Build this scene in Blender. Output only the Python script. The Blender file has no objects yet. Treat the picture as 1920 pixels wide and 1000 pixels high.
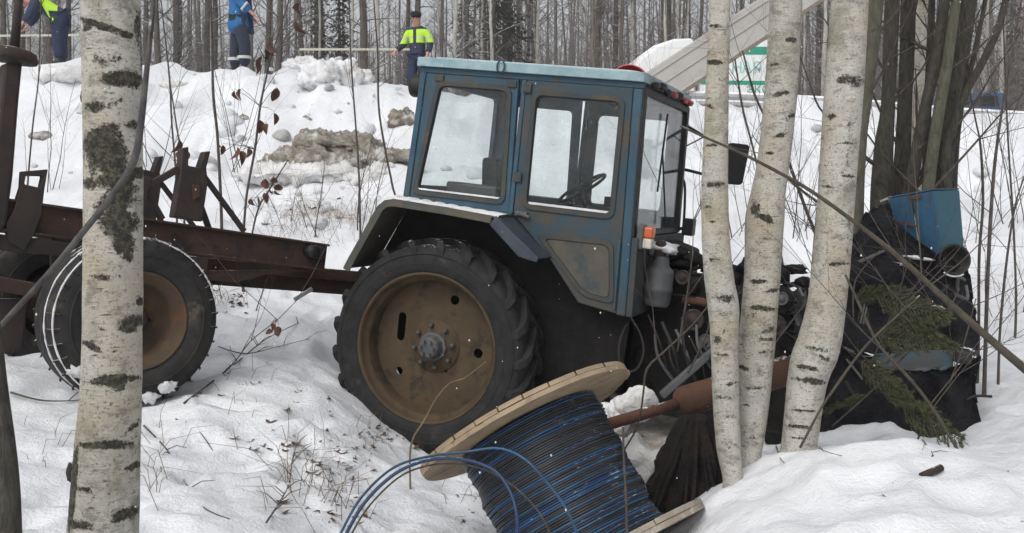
import bpy, bmesh, math, random
import numpy as np
from mathutils import Vector, Matrix, noise as mnoise
from mathutils.geometry import tessellate_polygon

R = math.radians
SC = bpy.context.scene
COL = SC.collection
rnd = random.Random(7)

# ------------------------------------------------------------------ camera, sky, sun, exposure
F_PX, CAM_Z = 1884.0, 1.65
PITCH = math.atan(110 / F_PX)
cam_d = bpy.data.cameras.new('camera'); cam = bpy.data.objects.new('camera', cam_d); COL.objects.link(cam)
cam.location = (0, 0, CAM_Z); cam.rotation_euler = (math.pi / 2 - PITCH, 0, 0)
cam_d.sensor_width = 36.0; cam_d.lens = 36.0 * F_PX / 1920.0
cam_d.clip_start = 0.05; cam_d.clip_end = 1500
SC.camera = cam

world = bpy.data.worlds.new('World'); SC.world = world; world.use_nodes = True
wn = world.node_tree.nodes; wl = world.node_tree.links
for n in list(wn): wn.remove(n)
w_out = wn.new('ShaderNodeOutputWorld'); w_bg = wn.new('ShaderNodeBackground')
w_sky = wn.new('ShaderNodeTexSky'); w_sky.sky_type = 'NISHITA'; w_sky.sun_disc = False
SUN_EL, SUN_AZ = R(48), R(-150)        # behind the camera, high, veiled by cloud
w_sky.sun_elevation = SUN_EL; w_sky.sun_rotation = SUN_AZ
w_sky.air_density = 1.0; w_sky.dust_density = 4.0; w_sky.ozone_density = 1.0
w_hs = wn.new('ShaderNodeHueSaturation'); w_hs.inputs['Saturation'].default_value = 0.16
wl.new(w_sky.outputs[0], w_hs.inputs['Color']); wl.new(w_hs.outputs[0], w_bg.inputs['Color'])
wl.new(w_bg.outputs[0], w_out.inputs['Surface'])
w_bg.inputs['Strength'].default_value = 0.15

sun_d = bpy.data.lights.new('sun', 'SUN'); sun = bpy.data.objects.new('sun', sun_d); COL.objects.link(sun)
sun_d.energy = 0.9; sun_d.angle = R(40); sun_d.color = (1.0, 0.97, 0.93)
sd = Vector((math.sin(SUN_AZ) * math.cos(SUN_EL), math.cos(SUN_AZ) * math.cos(SUN_EL), math.sin(SUN_EL)))
sun.rotation_euler = (-sd).to_track_quat('-Z', 'Y').to_euler()

vs = SC.view_settings
vs.view_transform = 'Standard'; vs.look = 'None'; vs.gamma = 1.0; vs.use_curve_mapping = False
vs.exposure = 0.08
SC.cycles.max_bounces = 6; SC.cycles.transparent_max_bounces = 12

# ------------------------------------------------------------------ placing helpers
_fw = Vector((0, math.cos(PITCH), -math.sin(PITCH))); _up = Vector((0, math.sin(PITCH), math.cos(PITCH))); _rt = Vector((1, 0, 0))
_C = Vector((0, 0, CAM_Z))
def ray(px, py): return _fw + _rt * ((px - 960) / F_PX) - _up * ((py - 500) / F_PX)
def at(px, py, d):
    r = ray(px, py); return _C + r * (d / r.y)
def proj(p):
    v = Vector(p) - _C; z = v.dot(_fw); return 960 + F_PX * v.dot(_rt) / z, 500 - F_PX * v.dot(_up) / z
def frame(yaw, pitch, org):
    a, b = R(yaw), R(pitch)
    f = Vector((math.cos(a) * math.cos(b), math.sin(a) * math.cos(b), math.sin(b))); l = Vector((-math.sin(a), math.cos(a), 0)); u = f.cross(l)
    m = Matrix((f, l, u)).transposed().to_4x4(); m.translation = org; return m
def onplane(px, py, M, yl):
    Mi = M.inverted(); o = Mi @ _C; d = Mi.to_3x3() @ ray(px, py); t = (yl - o.y) / d.y
    return o + d * t

# ------------------------------------------------------------------ mesh helpers
class MB:
    def __init__(s): s.v = []; s.f = []; s.sm = []
    def add(s, vs, fs, smooth=False):
        b = len(s.v); s.v += [tuple(v) for v in vs]
        for f in fs: s.f.append(tuple(i + b for i in f)); s.sm.append(smooth)
        return s
    def box(s, c, d, rot=None):
        x, y, z = d[0] / 2, d[1] / 2, d[2] / 2
        P = [Vector(p) for p in ((-x,-y,-z),(x,-y,-z),(x,y,-z),(-x,y,-z),(-x,-y,z),(x,-y,z),(x,y,z),(-x,y,z))]
        if rot is not None: P = [rot @ p for p in P]
        c = Vector(c)
        return s.add([p + c for p in P], [(0,3,2,1),(4,5,6,7),(0,1,5,4),(1,2,6,5),(2,3,7,6),(3,0,4,7)])
    def bar(s, a, b, w, h, upv=(0, 0, 1)):
        a, b = Vector(a), Vector(b); x = (b - a); L = x.length; x.normalize()
        y = Vector(upv).cross(x); y = y.normalized() if y.length > 1e-4 else Vector((0, 1, 0)); z = x.cross(y)
        return s.box((a + b) / 2, (L, w, h), Matrix((x, y, z)).transposed())
    def plate(s, outline, y0, y1, holes=(), ax='xz', smooth=False):
        loops = [list(outline)] + [list(h) for h in holes]
        def P(p, y): return (p[0], y, p[1]) if ax == 'xz' else ((y, p[0], p[1]) if ax == 'yz' else (p[0], p[1], y))
        tri = tessellate_polygon([[Vector((p[0], p[1], 0)) for p in l] for l in loops])
        flat = [p for l in loops for p in l]; n = len(flat)
        vs = [P(p, y0) for p in flat] + [P(p, y1) for p in flat]
        fs = [tuple(t) for t in tri] + [tuple(i + n for i in reversed(t)) for t in tri]
        k = 0
        for l in loops:
            m = len(l)
            for i in range(m): j = (i + 1) % m; fs.append((k + i, k + j, k + j + n, k + i + n))
            k += m
        return s.add(vs, fs)
    def tube(s, pts, rad, n=8, cap=True, smooth=True):
        pts = [Vector(p) for p in pts]; m = len(pts)
        if not hasattr(rad, '__len__'): rad = [rad] * m
        t = (pts[1] - pts[0]).normalized(); ref = Vector((0, 0, 1)) if abs(t.z) < .9 else Vector((1, 0, 0))
        nx = t.cross(ref).normalized(); vs = []
        for i, p in enumerate(pts):
            tt = (pts[min(i + 1, m - 1)] - pts[max(i - 1, 0)])
            tt = tt.normalized() if tt.length > 1e-9 else t
            nx = (nx - tt * nx.dot(tt)); nx = nx.normalized() if nx.length > 1e-6 else tt.orthogonal().normalized(); ny = tt.cross(nx)
            for k in range(n):
                a = 2 * math.pi * k / n; vs.append(p + (nx * math.cos(a) + ny * math.sin(a)) * rad[i])
        fs = [(i * n + k, i * n + (k + 1) % n, (i + 1) * n + (k + 1) % n, (i + 1) * n + k) for i in range(m - 1) for k in range(n)]
        s.add(vs, fs, smooth)
        if cap: s.add([vs[k] for k in range(n)], [tuple(reversed(range(n)))]); s.add([vs[(m - 1) * n + k] for k in range(n)], [tuple(range(n))])
        return s
    def lathe(s, prof, c=(0, 0, 0), axis='y', n=48, smooth=True, closed=False):
        vs = []; c = Vector(c)
        for (r, h) in prof:
            for k in range(n):
                a = 2 * math.pi * k / n; ca, sa = r * math.cos(a), r * math.sin(a)
                vs.append(c + Vector((ca, h, sa) if axis == 'y' else ((ca, sa, h) if axis == 'z' else (h, ca, sa))))
        m = len(prof); fs = []
        for i in range(m if closed else m - 1):
            j = (i + 1) % m
            for k in range(n): fs.append((i * n + k, i * n + (k + 1) % n, j * n + (k + 1) % n, j * n + k))
        return s.add(vs, fs, smooth)
    def ell(s, c, r, n=14, m=9, rot=None, jit=0, seed=0, fine=0):
        vs = []; c = Vector(c)
        for i in range(m + 1):
            th = math.pi * i / m
            for k in range(n):
                a = 2 * math.pi * k / n; d = Vector((math.sin(th) * math.cos(a), math.sin(th) * math.sin(a), math.cos(th)))
                q = 1 + (jit * mnoise.noise(d * 2.2 + Vector((seed * 3.1, seed, 0))) + jit * .5 * mnoise.noise(d * 5 + Vector((seed, 0, 0))) + fine * (mnoise.noise(d * 11 + Vector((0, seed, 0))) + .6 * mnoise.noise(d * 24 + Vector((0, seed, 5)))) if jit else 0)
                p = Vector((d.x * r[0], d.y * r[1], d.z * r[2])) * q
                if rot is not None: p = rot @ p
                vs.append(c + p)
        fs = [(i * n + k, i * n + (k + 1) % n, (i + 1) * n + (k + 1) % n, (i + 1) * n + k) for i in range(m) for k in range(n)]
        return s.add(vs, fs, True)
    def mesh(s, name):
        me = bpy.data.meshes.new(name); me.from_pydata(s.v, [], s.f); me.polygons.foreach_set('use_smooth', s.sm); me.validate(); me.update(); return me
    def build(s, name, mat=None, parent=None, bevel=0, fix=True, mw=None):
        me = s.mesh(name)
        if fix:
            b = bmesh.new(); b.from_mesh(me); bmesh.ops.remove_doubles(b, verts=b.verts, dist=1e-5); bmesh.ops.recalc_face_normals(b, faces=b.faces); b.to_mesh(me); b.free()
        return link(name, me, mat, parent, bevel, mw)

def link(name, me, mat=None, parent=None, bevel=0, mw=None):
    o = bpy.data.objects.new(name, me); COL.objects.link(o)
    if mat is not None and not me.materials: me.materials.append(mat)
    if parent is not None: o.parent = parent
    if mw is not None: o.matrix_world = mw
    if bevel:
        m = o.modifiers.new('bevel', 'BEVEL'); m.width = bevel; m.segments = 2; m.limit_method = 'ANGLE'; m.angle_limit = R(40); m.harden_normals = False
    return o
def thing(name, label, cat, mw=None, group=None):
    o = bpy.data.objects.new(name, None); COL.objects.link(o); o.empty_display_size = .1
    if mw is not None: o.matrix_world = mw
    return tag(o, label, cat, group)
def tag(o, label=None, cat=None, group=None, kind=None):
    if label: o['label'] = label
    if cat: o['category'] = cat
    if group: o['group'] = group
    if kind: o['kind'] = kind
    return o
def T(p): m = Matrix.Identity(4); m.translation = Vector(p); return m
def rounded(poly, r, n=4):
    out = []; m = len(poly)
    for i in range(m):
        p0, p, p1 = Vector(poly[i - 1]), Vector(poly[i]), Vector(poly[(i + 1) % m])
        a = (p0 - p).normalized(); b = (p1 - p).normalized(); A = p + a * r; B = p + b * r
        for k in range(n + 1):
            t = k / n; q = A * (1 - t) ** 2 + p * 2 * t * (1 - t) + B * t * t; out.append((q.x, q.y))
    return out
def inset(poly, d):
    m = len(poly); out = []; area = sum(poly[i - 1][0] * poly[i][1] - poly[i][0] * poly[i - 1][1] for i in range(m)); sg = 1 if area > 0 else -1
    for i in range(m):
        p0, p, p1 = Vector(poly[i - 1]), Vector(poly[i]), Vector(poly[(i + 1) % m])
        e0 = (p - p0).normalized(); e1 = (p1 - p).normalized(); n0 = Vector((-e0.y, e0.x)) * sg; n1 = Vector((-e1.y, e1.x)) * sg
        k = (n0 + n1); k = k / max(.3, 1 + n0.dot(n1)); q = p + k * d; out.append((q.x, q.y))
    return out
def spline(pts, step):
    """Catmull-Rom through tuples of any length; returns resampled tuples."""
    out = []; n = len(pts)
    for i in range(n - 1):
        p0, p1, p2, p3 = (np.array(pts[max(0, min(n - 1, j))], float) for j in (i - 1, i, i + 1, i + 2))
        m = max(1, int(math.ceil(np.linalg.norm(p2[:3] - p1[:3]) / step)))
        for k in range(m):
            t = k / m; out.append(tuple(.5 * (2 * p1 + (p2 - p0) * t + (2 * p0 - 5 * p1 + 4 * p2 - p3) * t * t + (3 * p1 - p0 - 3 * p2 + p3) * t ** 3)))
    out.append(tuple(np.array(pts[-1], float))); return out

# ------------------------------------------------------------------ materials
class NT:
    def __init__(s, name):
        s.m = bpy.data.materials.new(name); s.m.use_nodes = True; s.n = s.m.node_tree.nodes; s.l = s.m.node_tree.links
        s.b = s.n['Principled BSDF']; s.tc = s.n.new('ShaderNodeTexCoord')
    def noise(s, scale, detail=5, rough=.6, vec=None, mapscale=None, dist=0):
        t = s.n.new('ShaderNodeTexNoise'); t.inputs['Scale'].default_value = scale; t.inputs['Detail'].default_value = detail; t.inputs['Roughness'].default_value = rough; t.inputs['Distortion'].default_value = dist
        v = vec or s.tc.outputs['Object']
        if mapscale:
            mp = s.n.new('ShaderNodeMapping'); mp.inputs['Scale'].default_value = mapscale; s.l.new(v, mp.inputs['Vector']); v = mp.outputs[0]
        s.l.new(v, t.inputs['Vector']); return t.outputs['Fac']
    def ramp(s, x, a, b):
        r = s.n.new('ShaderNodeMapRange'); r.interpolation_type = 'SMOOTHSTEP'
        r.inputs['From Min'].default_value = a; r.inputs['From Max'].default_value = b; s.l.new(x, r.inputs['Value']); return r.outputs[0]
    def math(s, op, a, b):
        m = s.n.new('ShaderNodeMath'); m.operation = op
        for i, q in enumerate((a, b)):
            if isinstance(q, (int, float)): m.inputs[i].default_value = q
            else: s.l.new(q, m.inputs[i])
        return m.outputs[0]
    def mix(s, f, a, b):
        m = s.n.new('ShaderNodeMix'); m.data_type = 'RGBA'
        for i, q in ((0, f), (6, a), (7, b)):
            if isinstance(q, (int, float)): m.inputs[i].default_value = q
            elif isinstance(q, tuple): m.inputs[i].default_value = (*q, 1)
            else: s.l.new(q, m.inputs[i])
        return m.outputs[2]
    def attr(s, name): a = s.n.new('ShaderNodeAttribute'); a.attribute_name = name; return a.outputs['Fac']
    def snowmask(s, lo, hi, scale=9, am=.9):
        g = s.n.new('ShaderNodeNewGeometry'); sx = s.n.new('ShaderNodeSeparateXYZ'); s.l.new(g.outputs['Normal'], sx.inputs[0])
        x = s.math('ADD', sx.outputs['Z'], s.math('MULTIPLY', s.math('SUBTRACT', s.noise(scale, 4, .65, g.outputs['Position']), .5), am))
        return s.ramp(x, lo, hi)
    def bump(s, h, st, dist=.02):
        b = s.n.new('ShaderNodeBump'); b.inputs['Strength'].default_value = st; b.inputs['Distance'].default_value = dist; s.l.new(h, b.inputs['Height']); s.l.new(b.outputs[0], s.b.inputs['Normal'])
    def col(s, c):
        if isinstance(c, tuple): s.b.inputs['Base Color'].default_value = (*c, 1)
        else: s.l.new(c, s.b.inputs['Base Color'])
    def rough(s, r):
        if isinstance(r, (int, float)): s.b.inputs['Roughness'].default_value = r
        else: s.l.new(r, s.b.inputs['Roughness'])
SNOWC = (.80, .82, .85)
def mat(name, c1, c2=None, scale=6, rough=.7, bump=.3, bscale=40, dirt=None, snow=None, metal=0, spec=.4, mapscale=None, bdist=.01, streak=None):
    t = NT(name); c = c1
    if c2 is not None: c = t.mix(t.ramp(t.noise(scale, 6, .62, mapscale=mapscale), .36, .64), c1, c2)
    if dirt: # (colour, threshold, noise scale)
        c = t.mix(t.ramp(t.noise(dirt[2], 7, .68), dirt[1], dirt[1] + .16), c, dirt[0])
        if len(dirt) > 3: c = t.mix(t.ramp(t.noise(dirt[2] * 4.3, 5, .7), dirt[4], dirt[4] + .08), c, dirt[3])
    if streak: c = t.mix(t.math('MULTIPLY', t.ramp(t.noise(streak[2], 6, .7, mapscale=(3.2, 3.2, .35)), streak[1], streak[1] + .14), .85), c, streak[0])
    if snow: c = t.mix(t.snowmask(*snow), c, SNOWC)
    t.col(c); t.rough(rough); t.b.inputs['Metallic'].default_value = metal; t.b.inputs['Specular IOR Level'].default_value = spec
    if bump: t.bump(t.noise(bscale, 6, .65, mapscale=mapscale), bump, bdist)
    return t.m
def glass(name, dust=.02, tint=(.55, .58, .6)):
    t = NT(name); n, l = t.n, t.l; n.remove(t.b); out = n['Material Output']
    tr = n.new('ShaderNodeBsdfTransparent'); tr.inputs[0].default_value = (.93, .95, .95, 1); gl = n.new('ShaderNodeBsdfGlossy'); gl.inputs['Roughness'].default_value = .06
    df = n.new('ShaderNodeBsdfDiffuse'); df.inputs[0].default_value = (*tint, 1)
    fr = n.new('ShaderNodeLayerWeight'); fr.inputs[0].default_value = .5
    ff_ = t.math('ADD', t.math('MULTIPLY', t.math('POWER', fr.outputs['Facing'], 5), .6), .025)
    m1 = n.new('ShaderNodeMixShader'); l.new(ff_, m1.inputs[0]); l.new(tr.outputs[0], m1.inputs[1]); l.new(gl.outputs[0], m1.inputs[2])
    d = t.math('ADD', t.math('MULTIPLY', t.ramp(t.noise(5, 6, .7), .35, .8), dust * 1.6), t.math('MULTIPLY', t.ramp(t.noise(75, 4, .68), .60, .70), .30))
    m2 = n.new('ShaderNodeMixShader'); l.new(d, m2.inputs[0]); l.new(m1.outputs[0], m2.inputs[1]); l.new(df.outputs[0], m2.inputs[2])
    l.new(m2.outputs[0], out.inputs['Surface']); return t.m
MUD = (.085, .068, .05)
m_blue = mat('blue_paint', (.022, .062, .10), (.034, .085, .122), 3, .55, .2, 30, streak=((.07, .062, .05), .55, 7), dirt=((.055, .058, .054), .52, 4.5, (.075, .045, .03), .72))
m_blue_dirty = mat('blue_paint_muddy', (.028, .058, .08), (.036, .056, .068), 4, .65, .3, 30, streak=((.095, .06, .04), .57, 6), dirt=((.065, .057, .044), .46, 4.0, (.08, .045, .028), .70))
def mud_over(m, z0, col, amt=.55):
    t = NT.__new__(NT); t.m = m; t.n = m.node_tree.nodes; t.l = m.node_tree.links; t.b = t.n['Principled BSDF']; t.tc = next(n for n in t.n if n.type == 'TEX_COORD')
    src = t.b.inputs['Base Color'].links[0].from_socket; sx = t.n.new('ShaderNodeSeparateXYZ'); t.l.new(t.tc.outputs['Object'], sx.inputs[0])
    x = t.math('ADD', t.math('MULTIPLY', t.math('SUBTRACT', z0, sx.outputs['Z']), amt), t.math('MULTIPLY', t.math('SUBTRACT', t.noise(7, 7, .75), .5), 1.3)); t.col(t.mix(t.math('MULTIPLY', t.ramp(x, .05, .4), .85), src, col))
mud_over(m_blue_dirty, 1.0, (.062, .052, .04)); mud_over(m_blue, 1.05, (.058, .05, .04), .4)
m_mudframe = mat('muddy_frame', (.058, .056, .048), (.036, .05, .057), 5, .8, .3, 40, dirt=((.08, .066, .046), .5, 6))
m_mudpanel = mat('muddy_panel', (.075, .073, .062), (.1, .09, .07), 9, .85, .35, 50, dirt=((.05, .062, .066), .52, 7, (.13, .07, .04), .66))
m_roof = mat('pale_roof_paint', (.20, .31, .345), (.32, .43, .46), 5, .5, .2, 25, dirt=((.12, .2, .23), .56, 5), snow=(.72, 1.02, 7, .7))
m_fender = mat('fender_paint', (.06, .065, .06), (.1, .088, .065), 7, .75, .3, 40, dirt=((.03, .1, .14), .64, 5), snow=(.85, 1.05, 12, .5))
m_fenderblue = mat('fender_front_paint', (.03, .04, .06), (.045, .055, .075), 8, .6, .3, 40, dirt=((.07, .06, .05), .55, 12, (.3, .3, .32), .68))
m_black = mat('black_metal', (.012, .012, .013), (.022, .02, .018), 8, .6, .3, 40)
m_engine = mat('oily_engine', (.006, .006, .007), (.013, .011, .01), 7, .7, .6, 30, dirt=((.03, .02, .015), .62, 9, (.05, .045, .04), .72), spec=.2)
m_greymetal = mat('grey_metal', (.07, .075, .08), (.1, .1, .1), 9, .6, .25, 50, dirt=((.06, .045, .03), .6, 8))
m_rubber = mat('old_rubber', (.011, .011, .012), (.022, .021, .02), 9, .82, .35, 60, dirt=((.06, .052, .042), .57, 5), snow=(.98, 1.12, 26, 1.2))
m_rubber2 = mat('trailer_rubber', (.014, .014, .015), (.03, .027, .024), 9, .82, .35, 60, dirt=((.09, .075, .055), .56, 4), snow=(.80, 1.02, 20, .9))
m_rim = mat('muddy_wheel', (.058, .039, .021), (.08, .054, .029), 4, .8, .3, 45, dirt=((.03, .022, .015), .50, 5, (.105, .085, .06), .68))
m_rim2 = mat('rusty_wheel', (.095, .06, .033), (.06, .045, .032), 5, .85, .35, 45, dirt=((.13, .055, .022), .55, 5))
m_rust = mat('rusty_steel', (.042, .024, .018), (.06, .032, .022), 5, .85, .5, 50, dirt=((.022, .018, .017), .5, 8, (.10, .055, .03), .68), snow=(.93, 1.15, 16, .8))
m_rustdark = mat('dark_rusty_steel', (.024, .019, .019), (.04, .027, .023), 6, .8, .4, 50, dirt=((.09, .045, .025), .63, 9), snow=(.93, 1.15, 16, .8))
m_rustpipe = mat('rusty_pipe', (.10, .045, .026), (.07, .035, .025), 7, .85, .4, 60, snow=(.96, 1.15, 20, .8))
m_wood = mat('raw_reel_wood', (.37, .285, .185), (.30, .225, .145), 5, .75, .35, 30, mapscale=(1, 1, 7), dirt=((.22, .175, .125), .52, 5, (.1, .075, .055), .66), snow=(.70, .98, 24, .8))
m_wood2 = mat('grey_reel_wood', (.36, .31, .25), (.28, .235, .19), 6, .85, .4, 30, dirt=((.5, .48, .45), .55, 9), snow=(.6, .95, 18, .8))
m_cable_k = mat('black_cable', (.013, .014, .017), (.03, .032, .038), 4, .38, 0, snow=(1.05, 1.3, 24, 1.3))
m_cable_b = mat('blue_cable', (.022, .085, .17), (.018, .045, .09), 7, .38, 0, snow=(1.05, 1.3, 24, 1.3))
m_cable_d = mat('navy_cable', (.015, .04, .10), None, rough=.4, bump=0, snow=(.95, 1.2, 30, 1.2))
m_glass = glass('dusty_glass')
m_glassf = glass('dusty_windscreen_glass', .04)
m_orange = mat('orange_lens', (.55, .11, .03), None, rough=.35, bump=.1)
m_whitepl = mat('white_lens', (.55, .52, .45), None, rough=.4, bump=0)
m_red = mat('red_paint', (.34, .03, .03), (.25, .02, .02), 8, .45, .1, 30)
m_trunk = mat('dark_bark', (.055, .05, .042), (.095, .088, .07), 16, .95, .9, 30, dirt=((.03, .028, .025), .54, 9, (.2, .21, .19), .68), mapscale=(3, 3, .8), bdist=.03, snow=(.72, .95, 8, .8))
m_trunkg = mat('green_grey_bark', (.09, .088, .06), (.13, .125, .095), 12, .95, .8, 30, dirt=((.045, .042, .032), .55, 9, (.2, .21, .17), .72), mapscale=(3, 3, .8), bdist=.02)
m_twig = mat('twig_bark', (.06, .048, .045), (.1, .085, .075), 20, .9, .4, 60, snow=(.93, 1.2, 10, 1.0))
m_branch = mat('bare_branch_bark', (.085, .072, .052), (.055, .048, .038), 20, .9, .5, 60, snow=(.8, 1.05, 14, .8))
m_bluestick = mat('dark_sapling_bark', (.05, .045, .05), (.1, .095, .085), 14, .85, .5, 50, snow=(.9, 1.15, 14, .9))
def leaf_material():
    t = NT('dry_leaf'); oi = t.n.new('ShaderNodeObjectInfo'); c = t.mix(t.ramp(t.noise(30, 5, .6), .35, .65), (.15, .06, .03), (.085, .042, .028)); c = t.mix(t.math('MULTIPLY', oi.outputs['Random'], .75), c, (.055, .032, .028)); t.col(c); t.rough(.85); t.bump(t.noise(60), .4, .01); return t.m
m_leaf = leaf_material()
m_grass = mat('dead_grass', (.2, .145, .085), (.12, .085, .055), 9, .9, 0)
m_spruce = mat('spruce_needles', (.07, .08, .038), (.13, .13, .07), 10, .85, 0, snow=(1.0, 1.25, 8, 1.0))
m_farspruce = mat('far_spruce_needles', (.028, .034, .024), (.05, .055, .04), 3, .9, 0, snow=(.75, 1.15, 3, 1.2))
m_farbark = mat('far_bark', (.11, .095, .08), (.16, .14, .12), 3, .95, .3, 12)
m_farbark2 = mat('far_dark_bark', (.07, .062, .055), (.11, .095, .082), 3, .95, .3, 12)
m_farbirch = mat('far_birch_bark', (.46, .44, .40), (.33, .31, .28), 2.2, .9, .2, 12, dirt=((.06, .055, .05), .62, 4))
m_fartwig = mat('far_twigs', (.16, .14, .13), (.11, .095, .09), 3, .95, 0, snow=(.55, .95, 3, 1.2))
m_skin = mat('skin', (.52, .27, .2), (.48, .24, .18), 9, .55, .05, 60)
m_navy = mat('navy_cloth', (.018, .026, .06), (.026, .034, .07), 7, .9, .4, 40)
m_bluecloth = mat('blue_jacket_cloth', (.012, .11, .30), (.018, .14, .34), 6, .75, .5, 18)
m_darkcloth = mat('dark_trouser_cloth', (.022, .028, .05), (.035, .04, .06), 7, .9, .4, 40)
m_hivis = mat('hi_vis_yellow', (.42, .72, .03), (.48, .78, .06), 5, .7, .2, 30)
m_reflect = mat('reflective_tape', (.5, .5, .48), None, rough=.4, bump=0)
m_fur = mat('black_fur', (.012, .012, .013), (.025, .022, .02), 30, .95, .9, 80)
m_boot = mat('boot', (.014, .014, .016), None, rough=.6, bump=.1)
m_tarp = mat('black_torn_sheet', (.005, .005, .007), (.013, .013, .016), 5, .65, .9, 16, snow=(.9, 1.1, 14, 1.3), bdist=.05, spec=.25)
m_truckw = mat('white_truck_paint', (.75, .76, .75), None, rough=.35, bump=0)
m_truckg = mat('green_truck_paint', (.02, .28, .18), None, rough=.4, bump=0)
m_truckt = mat('turquoise_print', (.3, .58, .54), None, rough=.5, bump=0)
m_boom = mat('grey_boom_paint', (.36, .345, .325), (.40, .385, .36), 2.5, .6, .06, 12, dirt=((.3, .28, .25), .6, 2))
m_car = mat('blue_car_paint', (.03, .09, .2), None, rough=.3, bump=0, snow=(.7, .9, 5, .6))
m_zinc = mat('galvanised_rail', (.42, .42, .42), (.35, .34, .33), 3, .5, .05, 20, snow=(.5, .8, 3, .6))
m_board = mat('weathered_boards', (.12, .11, .095), (.17, .155, .135), 5, .95, .4, 20, mapscale=(4, 1, .6))
m_pale = mat('pale_rail', (.5, .48, .4), None, rough=.8, bump=0)
m_blackpl = mat('black_plastic', (.012, .012, .013), None, rough=.45, bump=.05)

def birch_material():
    t = NT('birch_bark')
    n1 = t.noise(7, 6, .65); n2 = t.noise(2.6, 4, .55)
    c = t.mix(t.ramp(n1, .3, .7), (.56, .54, .49), (.41, .395, .355))
    c = t.mix(t.ramp(n2, .44, .64), c, (.44, .39, .30))
    c = t.mix(t.math('MULTIPLY', t.ramp(t.noise(4, 6, .72), .50, .66), .62), c, (.19, .19, .12))
    c = t.mix(t.math('MULTIPLY', t.ramp(t.noise(11, 6, .78, mapscale=(1, 1, 1.8)), .51, .63), .7), c, (.19, .175, .15))
    c = t.mix(t.math('MULTIPLY', t.ramp(t.noise(19, 5, .7, mapscale=(.7, .7, 3.4)), .56, .64), .5), c, (.56, .52, .45))
    c = t.mix(t.ramp(t.noise(30, 5, .66, mapscale=(.55, .55, 4.2)), .62, .68), c, (.095, .08, .065))
    c = t.mix(t.math('MULTIPLY', t.ramp(t.noise(95, 5, .72), .555, .64), .8), c, (.11, .098, .08))
    mk = t.attr('mark')
    e = t.math('ADD', mk, t.math('ADD', t.math('MULTIPLY', t.math('SUBTRACT', t.noise(34, 6, .75), .5), 1.6), t.math('MULTIPLY', t.math('SUBTRACT', t.noise(110, 4, .7), .5), 1.0)))
    f = t.math('MULTIPLY', t.ramp(e, .42, .66), t.ramp(mk, .02, .25))
    dark = t.mix(t.ramp(t.noise(60, 5, .7), .42, .66), (.035, .032, .028), (.12, .115, .08))
    c = t.mix(f, c, dark); t.col(c); t.rough(.85); t.b.inputs['Specular IOR Level'].default_value = .25
    h = t.math('ADD', t.math('MULTIPLY', t.noise(70, 6, .7), .7), t.math('ADD', t.math('MULTIPLY', f, t.noise(45, 4, .7)), t.math('MULTIPLY', t.noise(30, 5, .66, mapscale=(.55, .55, 4.2)), .6)))
    t.bump(h, .8, .016); return t.m
m_birch = birch_material()

def snow_material():
    t = NT('snow')
    c = t.mix(t.ramp(t.noise(1.2, 5, .6), .35, .7), (.80, .815, .84), (.71, .725, .755)); c = t.mix(t.math('MULTIPLY', t.ramp(t.noise(26, 6, .75), .58, .72), .3), c, (.5, .49, .48))
    d = t.attr('dirt')
    e = t.math('ADD', d, t.math('MULTIPLY', t.math('SUBTRACT', t.noise(5.5, 7, .7), .5), 1.1))
    f = t.math('MULTIPLY', t.ramp(e, .45, .8), t.ramp(d, .02, .25))
    c = t.mix(t.math('MULTIPLY', f, .8), c, t.mix(t.ramp(t.noise(14, 5, .7), .4, .62), (.27, .21, .15), (.48, .42, .34)))
    t.col(c); t.rough(.75); t.b.inputs['Specular IOR Level'].default_value = .25
    t.bump(t.math('ADD', t.noise(9, 7, .62), t.math('MULTIPLY', t.noise(60, 4, .7), .35)), .55, .06); return t.m
m_snow = snow_material()
m_dirtsnow = mat('dirty_frozen_snow', (.74, .74, .74), (.64, .63, .61), 3, .85, .9, 8, dirt=((.40, .36, .31), .60, 4), bdist=.06)
m_crust = mat('dirt_crust', (.19, .165, .135), (.36, .33, .285), 9, .95, 1, 14, dirt=((.64, .635, .63), .50, 4, (.1, .075, .055), .66), bdist=.06)
m_clod = mat('snow_clod', (.74, .75, .77), (.62, .61, .6), 4, .85, .8, 7, dirt=((.25, .21, .17), .66, 4), bdist=.05)
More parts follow.
